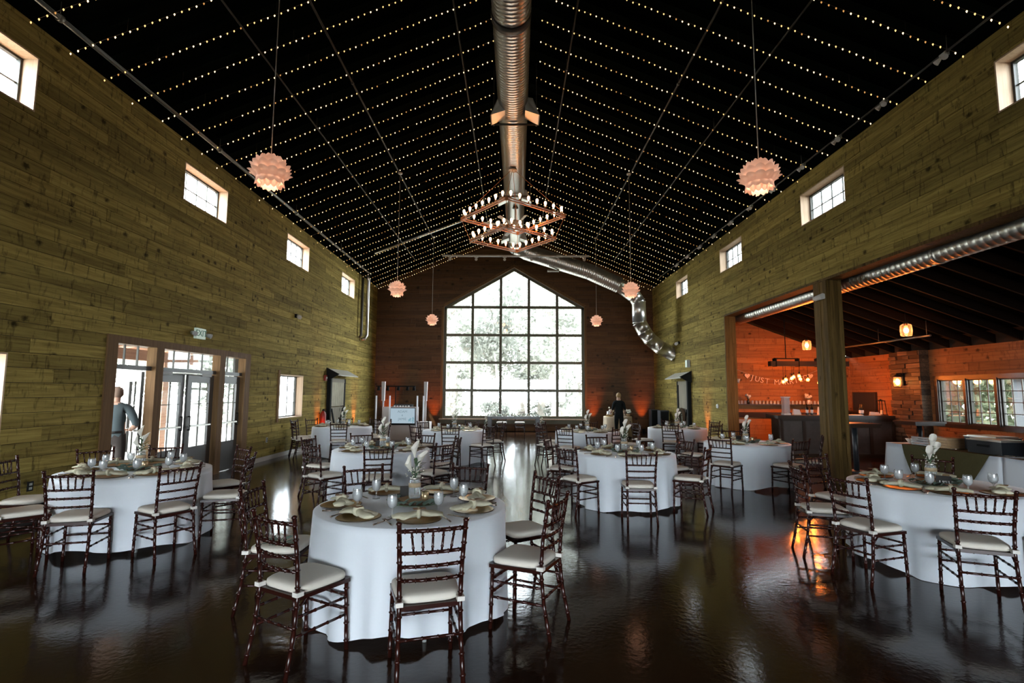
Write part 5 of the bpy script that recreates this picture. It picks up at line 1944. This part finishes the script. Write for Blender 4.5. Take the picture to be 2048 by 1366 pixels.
for x, e in ((7.62, 52), (8.05, 44), (8.62, 52), (9.18, 40)):
    point((x, 14.5, 2.06), e, WARM, .08)

for x, y, z, lab in ((8.33, 11.0, 3.05, 'jar-shaped pendant lamp with warm bulb under the dark bar ceiling, window side'), (7.90, 14.0, 3.0, 'jar-shaped pendant lamp glowing against the wooden wall beside the post')):
    o = thing('jar_lamp', lab, 'pendant lamp', (x, y, z), 0, 'jar pendant lamps')
    MB().lathe([(.09, -.13), (.105, -.12), (.115, 0.0), (.105, .10), (.06, .13), (.03, .14)], 14).build('jar', M['lampglass'], o)
    MB().ball((0, 0, -.01), (.045, .045, .06), 10, 8).build('bulb', M['barbulb'], o)
    MB().lathe([(.001, .17), (.035, .165), (.035, .11), (.03, .10)], 10).build('socket', M['bartop'], o)
    MB().tube([(0, 0, .16), (0, 0, barz(x) - z)], .006, 5).build('cord', M['black'], o)
    point((x, y, z - .2), 26, WARM, .06)

# stone pier with its lantern
sp_ = struct('trim_6', MB().box(BXR - .20, BXR, 13.06, 14.10, 0, bz1), M['gap'])
rg = random.Random(31)
z = 0.0
while z < bz1 - .03:
    h = rg.uniform(.07, .15)
    zt = min(bz1, z + h)
    y = 13.06
    while y < 14.05:
        L_ = rg.uniform(.2, .48)
        y2 = min(14.10, y + L_)
        if 14.10 - y2 < .12:
            y2 = 14.10
        d = rg.uniform(.03, .08)
        j = lambda: rg.uniform(-.008, .008)
        MB().hexa([(BXR - .20 - d, y + .006, z + .006 + j()), (BXR - .19, y + .006, z + .006), (BXR - .19, y2 - .006, z + .006), (BXR - .20 - d + j(), y2 - .006, z + .006),
                   (BXR - .20 - d + j(), y + .006, zt - .004), (BXR - .19, y + .006, zt - .004), (BXR - .19, y2 - .006, zt - .004), (BXR - .20 - d, y2 - .006, zt - .004 + j())]).build('stone', M['stone'], sp_)
        y = y2
    # the returning face towards the viewer
    x = BXR - .26
    MB().hexa([(x, 13.03, z + .005), (BXR, 13.03, z + .005), (BXR, 13.07, z + .005), (x, 13.07, z + .005), (x, 13.03, zt - .004), (BXR, 13.03, zt - .004), (BXR, 13.07, zt - .004), (x, 13.07, zt - .004)]).build('stone', M['stone'], sp_)
    z = zt
o = thing('wall_lantern', 'black wall lantern with glowing glass on the stone pier', 'lantern', (BXR - .40, 13.62, 2.02))
MB().box(.10, .18, -.06, .06, -.10, .22).box(-.02, .12, -.015, .015, .19, .22).build('bracket', M['black'], o)
MB().lathe([(.001, .20), (.03, .19), (.10, .13), (.10, .12)], 12).build('cap', M['black'], o)
MB().lathe([(.085, .12), (.10, 0), (.085, -.13)], 12).build('glass', M['lampglass'], o)
MB().ball((0, 0, -.01), (.05, .05, .08), 10, 8).build('bulb', M['barbulb'], o)
MB().lathe([(.09, -.13), (.09, -.15), (.001, -.15)], 12).build('base', M['black'], o)
point((BXR - .62, 13.62, 2.0), 16, WARM, .06)

o = thing('chalkboard', 'dark blank chalkboard leaning in the corner beside the bar', 'chalkboard', (BXR - .05, 15.45, 1.22))
MB().box(-.03, .02, -.46, .46, 0, .50).build('slate', M['sign'], o)
MB().box(-.045, .02, -.5, -.46, -.03, .53).box(-.045, .02, .46, .5, -.03, .53).box(-.045, .02, -.46, .46, .5, .53).box(-.045, .02, -.46, .46, -.03, 0).build('frame', M['bartop'], o)
o = struct('trim_7', MB().box(BXR - .05, BXR, 16.1, 16.28, 0, bz1), M['wall_bar'])
sh_ = thing('ledge', 'narrow wall ledge under the chalkboard', 'shelf', (BXR - .15, 15.45, 1.16))
MB().box(-.15, .12, -.7, .7, 0, .03).build('board', M['bartop'], sh_)

# what stands on the bar
BT_ = 1.121
o = thing('drink_tower', 'tall clear drink dispenser tower on the bar', 'dispenser', (7.36, 14.2, BT_))
MB().box(-.075, .075, -.075, .075, .04, .46).build('tower', M['clear'], o)
MB().box(-.09, .09, -.09, .09, 0, .04).box(-.09, .09, -.09, .09, .46, .49).build('cap', M['ceramic'], o)
MB().tube([(0, -.08, .07), (0, -.13, .06)], .012, 6).build('tap', M['grey'], o)
btl = None
for x, y, lab in ((7.94, 14.22, 'dark wine bottle on the bar, jamb side of the pair'), (8.06, 14.2, 'dark wine bottle on the bar, post side of the pair'), (9.42, 14.2, 'dark bottle with white label beside the lantern on the bar'), (9.32, 14.12, 'shorter dark bottle at the middle of the bar beyond the post')):
    if btl is None:
        btl = thing('wine_bottle', lab, 'bottle', (x, y, BT_), 0, 'bottles on the bar')
        MB().lathe([(.001, 0), (.037, 0), (.038, .01), (.038, .18), (.016, .23), (.014, .30), (.001, .305)], 14).build('glass_body', M['bottle'], btl)
        MB().lathe([(.0385, .06), (.0385, .14)], 14).build('paper_label', M['ceramic'], btl)
    else:
        dup(btl, (x, y, BT_), 0, lab)
for x, y, w_, h, lab in ((7.62, 14.15, .10, .16, 'crumpled pale napkin stack beside the drink tower'), (8.30, 14.2, .08, .22, 'pale standing menu card beside the wine bottles'), (9.62, 14.12, .06, .10, 'small pale paper cup stack on the bar near the lantern'), (9.78, 14.2, .10, .09, 'pale folded towel at the window end of the bar')):
    o = thing('bar_paper', lab, 'paper', (x, y, BT_))
    MB().hexa([(-w_, -w_ * .6, 0), (w_, -w_ * .6, 0), (w_, w_ * .6, 0), (-w_, w_ * .6, 0), (-w_ * .8, -w_ * .2, h), (w_ * .7, -w_ * .25, h * .9), (w_ * .75, w_ * .3, h * .85), (-w_ * .8, w_ * .3, h)]).build('sheets', M['ceramic'], o)
    MB().box(-w_ * 1.1, w_ * 1.1, -w_ * .7, w_ * .7, 0, .012).build('tray', M['slab'], o)
o = thing('serving_mat', 'long pale mat lit on the bar beyond the timber post', 'mat', (9.0, 14.12, BT_))
MB().box(-.30, .30, -.15, .15, 0, .012).build('mat', M['ceramic'], o)
MB().box(-.28, .28, -.13, .13, .012, .02).build('paper', M['paper'], o)
o = thing('frame_lantern', 'tall black open lantern frame at the window end of the bar', 'lantern', (10.0, 14.3, BT_))
for sx_ in (-1, 1):
    for sy_ in (-1, 1):
        MB().tube([(sx_ * .10, sy_ * .08, 0), (sx_ * .07, sy_ * .06, .38)], .010, 5).build('bar', M['black'], o)
MB().box(-.12, .12, -.1, .1, 0, .02).box(-.08, .08, -.07, .07, .38, .40).lathe([(.001, .44), (.06, .40)], 8).build('top_and_base', M['black'], o)
MB().lathe([(.035, .02), (.035, .14), (.001, .14)], 10).build('candle', M['candle'], o)

# dark high tables
for x, y, lab in ((7.50, 11.6, 'dark high-top table standing behind the timber post'), (9.62, 12.5, 'dark high-top table standing before the stone pier')):
    o = thing('high_table', lab, 'table', (x, y, 0), 0, 'dark high-top tables')
    MB().box(-.36, .36, -.36, .36, 1.02, 1.06).build('tabletop', M['bartop'], o)
    MB().box(-.34, .34, -.34, .34, .97, 1.02).build('apron', M['bartop'], o)
    MB().tube([(0, 0, .03), (0, 0, .97)], .055, 10).build('pedestal', M['navy'], o)
    MB().lathe([(.001, .035), (.20, .03), (.24, 0), (.001, 0)], 18).build('base', M['navy'], o)

o = thing('bar_pipe', 'thin pipe lit orange under the dark bar ceiling', 'pipe', (9.0, 11.2, 2.96))
MB().tube([(0, 0, 0), (0, 3.2, 0)], .022, 8).build('tube', M['pipe'], o)
for y in (.1, 1.6, 3.1):
    MB().tube([(0, y, 0), (0, y, barz(9.0) - 2.96)], .008, 5).build('hanger', M['dkpipe'], o)
bd = thing('bar_duct', 'round steel duct running under the bar ceiling behind the header', 'duct', (6.68, 3.0, 3.90))
spiral_duct([(0, 0, 0), (0, 12.3, 0)], .165, .12, 20).build('duct_tube', M['steel'], bd)
for y in (2.0, 5.0, 8.0, 11.0):
    MB().tube([(0, y, .16), (0, y, barz(6.68) + .1 - 3.90)], .01, 5).build('hanger', M['dkpipe'], bd)
    MB().tube([(0, y - .03, 0), (0, y + .03, 0)], .175, 20).build('collar', M['steel'], bd)

# ------------------------------------------------------------------ buffet along the opening
for i, (y0, y1, lab) in enumerate(((7.95, 10.35, 'white cloth on the buffet table reaching towards the bar'), (5.50, 7.90, 'white cloth on the buffet table at the picture edge'))):
    bt = thing('buffet_table', 'folding buffet table under the %s' % ('first white cloth beyond the dinner tables' if i == 0 else 'second white cloth'), 'table', (7.68, (y0 + y1) / 2, 0), 0, 'buffet tables')
    hl = (y1 - y0) / 2
    MB().box(-.37, .37, -hl + .02, hl - .02, .72, .75).build('tabletop', M['beige'], bt)
    for s in (-1, 1):
        for q in (-1, 1):
            MB().tube([(s * .3, q * (hl - .3), .72), (s * .3, q * (hl - .3), 0)], .018, 6).build('leg', M['grey'], bt)
    # draped rectangular cloth
    rgc = random.Random(60 + i)
    mbc = MB()
    per = []
    n1, n2 = 40, 14
    a, b = .385, hl + .005
    for k in range(n1):
        per.append((-a, -b + 2 * b * k / n1))
    for k in range(n2):
        per.append((-a + 2 * a * k / n2, b))
    for k in range(n1):
        per.append((a, b - 2 * b * k / n1))
    for k in range(n2):
        per.append((a - 2 * a * k / n2, -b))
    NP = len(per)
    vs = [(x, y, .757) for x, y in per]
    fs = [tuple(range(NP))]
    for j in range(1, 9):
        t = j / 8
        for k, (x, y) in enumerate(per):
            nx, ny = (x / a if abs(abs(x) - a) < 1e-6 else 0), (y / b if abs(abs(y) - b) < 1e-6 else 0)
            fo = sin(k * .9 + i) * .5 + sin(k * .37 + 2 * i) * .6
            m_ = t * .05 + t * .022 * fo
            vs.append((x + nx * m_, y + ny * m_, .757 - t * .735))
    for j in range(8):
        for k in range(NP):
            fs.append((j * NP + k, j * NP + (k + 1) % NP, (j + 1) * NP + (k + 1) % NP, (j + 1) * NP + k))
    tag(mbc.add(vs, fs, True).build('tablecloth', M['cloth'], None, (7.68, (y0 + y1) / 2, 0)), lab, 'tablecloth', 'white buffet cloths')
    # olive overlay tapering down the front
    ya, yb = -hl + .17, hl - .42
    ov = MB()
    pts = []
    for j, (x, z, sq) in enumerate(((.36, .7625, 0), (-.392, .7625, 0), (-.425, .60, .14), (-.452, .40, .36), (-.475, .14, .66))):
        for k in range(9):
            y = ya + (yb - ya) * k / 8
            ym = (ya + yb) / 2
            pts.append((x + (.006 * sin(k * 1.7) if j > 1 else 0), ym + (y - ym) * (1 - sq * .62), z))
    ov.add(pts, [(j * 9 + k, j * 9 + k + 1, (j + 1) * 9 + k + 1, (j + 1) * 9 + k) for j in range(4) for k in range(8)])
    tag(ov.build('table_overlay', M['olive'], None, (7.68, (y0 + y1) / 2, 0)), 'olive burlap overlay spread on the %s buffet table' % ('bar-end' if i == 0 else 'camera-end'), 'overlay', 'olive buffet overlays')

FZ = .764
o = thing('serving_bowl', 'white bowl with a spoon on the corner of the buffet', 'bowl', (7.62, 10.12, FZ))
MB().lathe([(.001, .004), (.05, .0), (.055, .01), (.10, .085), (.095, .085), (.05, .015), (.001, .012)], 18).build('bowl', M['ceramic'], o)
MB().tube([(0, 0, .03), (-.07, .02, .16)], .006, 6).build('spoon', M['slab'], o)
o = thing('dessert_trays', 'stack of clear dessert trays beside the white bowl', 'tray', (7.62, 9.62, FZ))
for k in range(4):
    MB().box(-.22, .22, -.20, .20, .005 + .04 * k, .012 + .04 * k).box(-.23, -.22, -.2, .2, .005 + .04 * k, .035 + .04 * k).box(.22, .23, -.2, .2, .005 + .04 * k, .035 + .04 * k).build('tray', M['clear'], o)
    for q in range(6):
        MB().lathe([(.001, 0), (.03, 0), (.026, .02), (.001, .022)], 8, (-.15 + .06 * q, -.1 + .04 * (q % 3), .0125 + .04 * k)).build('cookie', M['slab'], o)
o = thing('bread_box', 'small slatted wooden box between the trays and the carriers', 'box', (7.62, 9.22, FZ))
for k in range(4):
    MB().box(-.16, .16, -.12, .12, .045 * k, .04 + .045 * k).build('slat', M['slab'], o)
car = None
for x, y, h, lab in ((7.92, 8.75, .22, 'low dark food carrier with foil rims, beside the slatted box'), (7.62, 8.35, .20, 'dark food carrier in the middle of the buffet run'), (7.95, 7.55, .26, 'dark food carrier behind the second white gap'), (7.58, 7.0, .30, 'tall dark food carrier at the picture edge')):
    o = thing('food_carrier', lab, 'food carrier', (x, y, FZ), 0, 'dark food carriers')
    l_ = .30
    MB().box(-.20, .20, -l_, l_, 0, h).build('tub', M['navy'], o)
    MB().box(-.21, .21, -l_ - .01, l_ + .01, h, h + .015).build('foil_rim', M['foil'], o)
    MB().box(-.18, .18, -l_ + .03, l_ - .03, h + .015, h + .03).build('lid', M['foil'], o)
    MB().box(-.225, -.20, -.10, .10, h * .55, h * .70).build('handle', M['black'], o)
for x, y, lab in ((7.50, 8.02, 'silver serving tongs on the olive cloth'), (7.46, 9.0, 'pale serving spoon on the olive cloth')):
    o = thing('serving_utensil', lab, 'utensil', (x - .05, y, FZ), .5)
    MB().tube([(0, -.12, .008), (0, .06, .010)], .006, 6).build('handle', M['cutlery'], o)
    MB().ball((0, .09, .010), (.025, .035, .006), 8, 5).build('bowl', M['cutlery'], o)

# ------------------------------------------------------------------ people


def skinned(name, J, E_, mats, segmat, parent, sub=2):
    """a body grown round a skeleton; every face takes the material of its closest bone"""
    names = list(J)
    me = bpy.data.meshes.new(name)
    me.from_pydata([J[k][:3] for k in names], [(names.index(a), names.index(b)) for a, b in E_], [])
    o = bpy.data.objects.new(name, me)
    COL.objects.link(o)
    md = o.modifiers.new('skin', 'SKIN')
    md.use_smooth_shade = True
    if not me.skin_vertices:
        me.attributes.new
    for i, k in enumerate(names):
        sv = me.skin_vertices[0].data[i]
        r = J[k][3]
        sv.radius = r if hasattr(r, '__len__') else (r, r)
        sv.use_root = (i == 0)
    s = o.modifiers.new('sub', 'SUBSURF')
    s.levels = s.render_levels = sub
    dg = bpy.context.evaluated_depsgraph_get()
    nm = bpy.data.meshes.new_from_object(o.evaluated_get(dg))
    bpy.data.objects.remove(o)
    nm.name = name
    nm.materials.clear()
    for m in mats:
        nm.materials.append(m)
    segs = [(Vector(J[a][:3]), Vector(J[b][:3]), segmat(a, b)) for a, b in E_]
    for p in nm.polygons:
        c = p.center
        best, bi = 1e9, 0
        for a, b, i in segs:
            t = max(0, min(1, (c - a).dot(b - a) / (b - a).length_squared))
            d = (c - a.lerp(b, t)).length
            if d < best:
                best, bi = d, i
        p.material_index = bi
        p.use_smooth = True
    return put(name, nm, parent)


def hand(parent, wrist, d, palm_n, side):
    """a palm with four bent fingers and a thumb, pointing along d"""
    d, n = Vector(d).normalized(), Vector(palm_n).normalized()
    s = d.cross(n) * side
    W = Vector(wrist)
    J = {'w': (*W, (.024, .018)), 'p': (*(W + d * .05), (.036, .017)), 'q': (*(W + d * .085), (.036, .015))}
    E_ = [('w', 'p'), ('p', 'q')]
    for i, ln in enumerate((.062, .072, .068, .052)):
        b = W + d * .085 + s * (.027 - .018 * i)
        J['a%d' % i] = (*b, .0095)
        J['b%d' % i] = (*(b + d * ln * .5 + n * .006), .0085)
        J['c%d' % i] = (*(b + d * ln * .85 + n * .026), .0075)
        E_ += [('q', 'a%d' % i), ('a%d' % i, 'b%d' % i), ('b%d' % i, 'c%d' % i)]
    t = W + d * .03 + s * .03
    J['t0'], J['t1'] = (*t, .011), (*(t + d * .035 + s * .022 + n * .01), .0095)
    J['t2'] = (*(t + d * .062 + s * .026 + n * .022), .008)
    E_ += [('p', 't0'), ('t0', 't1'), ('t1', 't2')]
    return skinned('hand', J, E_, [M['skin']], lambda a, b: 0, parent, 1)


def face(parent, hc, r, hair, bun, bald):
    """ears, eyes, nose, mouth and hair on a head centred at hc, facing local +y"""
    hc = Vector(hc)
    for s in (-1, 1):
        MB().ball(hc + Vector((s * r * .98, -.005, -.005)), (.012, .022, .032), 8, 6).build('ear', M['skin'], parent)
        MB().ball(hc + Vector((s * .032, r * 1.02, .005)), (.012, .008, .007), 8, 6).build('eye', M['bottle'], parent)
    MB().hexa([tuple(hc + Vector(p)) for p in ((-.014, r * .95, -.03), (.014, r * .95, -.03), (.012, r * 1.28, -.028), (-.012, r * 1.28, -.028), (-.008, r * .98, .02), (.008, r * .98, .02), (.005, r * 1.06, .015), (-.005, r * 1.06, .015))]).build('nose', M['skin'], parent)
    MB().ball(hc + Vector((0, r * 1.0, -.055)), (.024, .008, .006), 8, 5).build('mouth', M['red'], parent)
    b = MB().ball((0, 0, 0), (r * 1.09, r * 1.22, r * 1.28), 20, 16)
    keep = []
    for f in b.f:
        c = sum((Vector(b.v[i]) for i in f), Vector()) / len(f)
        front = c.y > .035 and c.z < .055
        low = c.z < -.075
        top = bald and c.z > .085 and c.y < .05
        if not (front or low or top):
            keep.append(f)
    MB().add([tuple(Vector(v) + hc + Vector((0, -.004, .008))) for v in b.v], keep, True).build('hair', hair, parent)
    if bun:
        MB().ball(hc + Vector((0, -r * .95, .075)), (.042, .040, .040), 10, 8).tube([hc + Vector((0, -r * .8, .06)), hc + Vector((0, -r * 1.0, .075))], .03, 8).build('hair_bun', hair, parent)


def body(o, h, J, shirt, trousers, long_sleeve):
    k = h / 1.72
    J = {n: (v[0] * k, v[1] * k, v[2] * k, v[3] if not hasattr(v[3], '__len__') else v[3]) for n, v in J.items()}
    E_ = [('pelvis', 'waist'), ('waist', 'chest'), ('chest', 'collar'), ('collar', 'neck'), ('neck', 'jaw'), ('jaw', 'skull'), ('skull', 'crown')]
    for s in 'LR':
        E_ += [('collar', 'sh' + s), ('sh' + s, 'el' + s), ('el' + s, 'wr' + s), ('pelvis', 'hip' + s), ('hip' + s, 'knee' + s), ('knee' + s, 'ank' + s), ('ank' + s, 'toe' + s)]

    def sm(a, b):
        if b in ('neck', 'jaw', 'skull', 'crown'):
            return 2
        if b[:2] == 'wr':
            return 0 if long_sleeve else 2
        if b[:3] in ('hip', 'kne', 'ank'):
            return 1
        if b[:3] == 'toe':
            return 3
        return 0
    return skinned('body', J, E_, [shirt, trousers, M['skin'], M['shoe']], sm, o), J


BASE = {'pelvis': (0, 0, .93, (.155, .115)), 'waist': (0, 0, 1.08, (.15, .11)), 'chest': (0, .01, 1.27, (.175, .125)), 'collar': (0, -.005, 1.425, (.11, .075)),
        'neck': (0, 0, 1.485, .060), 'jaw': (0, .022, 1.56, (.070, .080)), 'skull': (0, .012, 1.635, (.088, .102)), 'crown': (0, .0, 1.695, (.060, .070))}
for s, q in (('L', -1), ('R', 1)):
    BASE['hip' + s] = (q * .085, 0, .86, (.100, .105))
    BASE['knee' + s] = (q * .10, .015, .49, .068)
    BASE['ank' + s] = (q * .105, -.02, .09, .045)
    BASE['toe' + s] = (q * .12, .15, .035, (.045, .035))

man = thing('person', 'balding person in a grey shirt standing outside the open door, seen from behind', 'person', (-6.40, 8.40, 0), radians(28))
J = dict(BASE)
J.update({'shR': (.185, -.01, 1.385, .078), 'elR': (.30, -.07, 1.13, .052), 'wrR': (.19, .15, 1.03, .034), 'shL': (-.185, -.01, 1.385, .078), 'elL': (-.29, -.03, 1.12, .052), 'wrL': (-.18, .17, 1.05, .034)})
bd_, JJ = body(man, 1.73, J, M['shirt'], M['trouser'], False)
face(man, (0, .014, 1.645), .088, M['hair_grey'], False, True)
hand(man, JJ['wrR'][:3], (-.6, .8, .05), (-.3, -.2, -.9), 1)
hand(man, JJ['wrL'][:3], (.6, .8, .05), (.3, -.2, -.9), -1)
MB().tube([(-.12, -.10, 1.03), (0, -.125, 1.02), (.13, -.10, 1.03)], .018, 6).build('belt', M['shoe'], man)

wom = thing('person', 'person in black with fair hair tied up, standing at the cake table', 'person', (3.86, 19.25, 0), radians(-4))
J = dict(BASE)
J.update({'shR': (.165, -.01, 1.385, .070), 'elR': (.235, .02, 1.13, .046), 'wrR': (.26, .25, 1.02, .030), 'shL': (-.165, -.01, 1.385, .070), 'elL': (-.235, .02, 1.13, .046), 'wrL': (-.27, .24, 1.02, .030)})
bd_, JJ = body(wom, 1.66, J, M['blackcloth'], M['blackcloth'], False)
face(wom, (0, .012, 1.588), .082, M['hair_fair'], True, False)
hand(wom, JJ['wrR'][:3], (.0, .9, -.3), (0, -.3, -.9), 1)
hand(wom, JJ['wrL'][:3], (.0, .9, -.3), (0, -.3, -.9), -1)
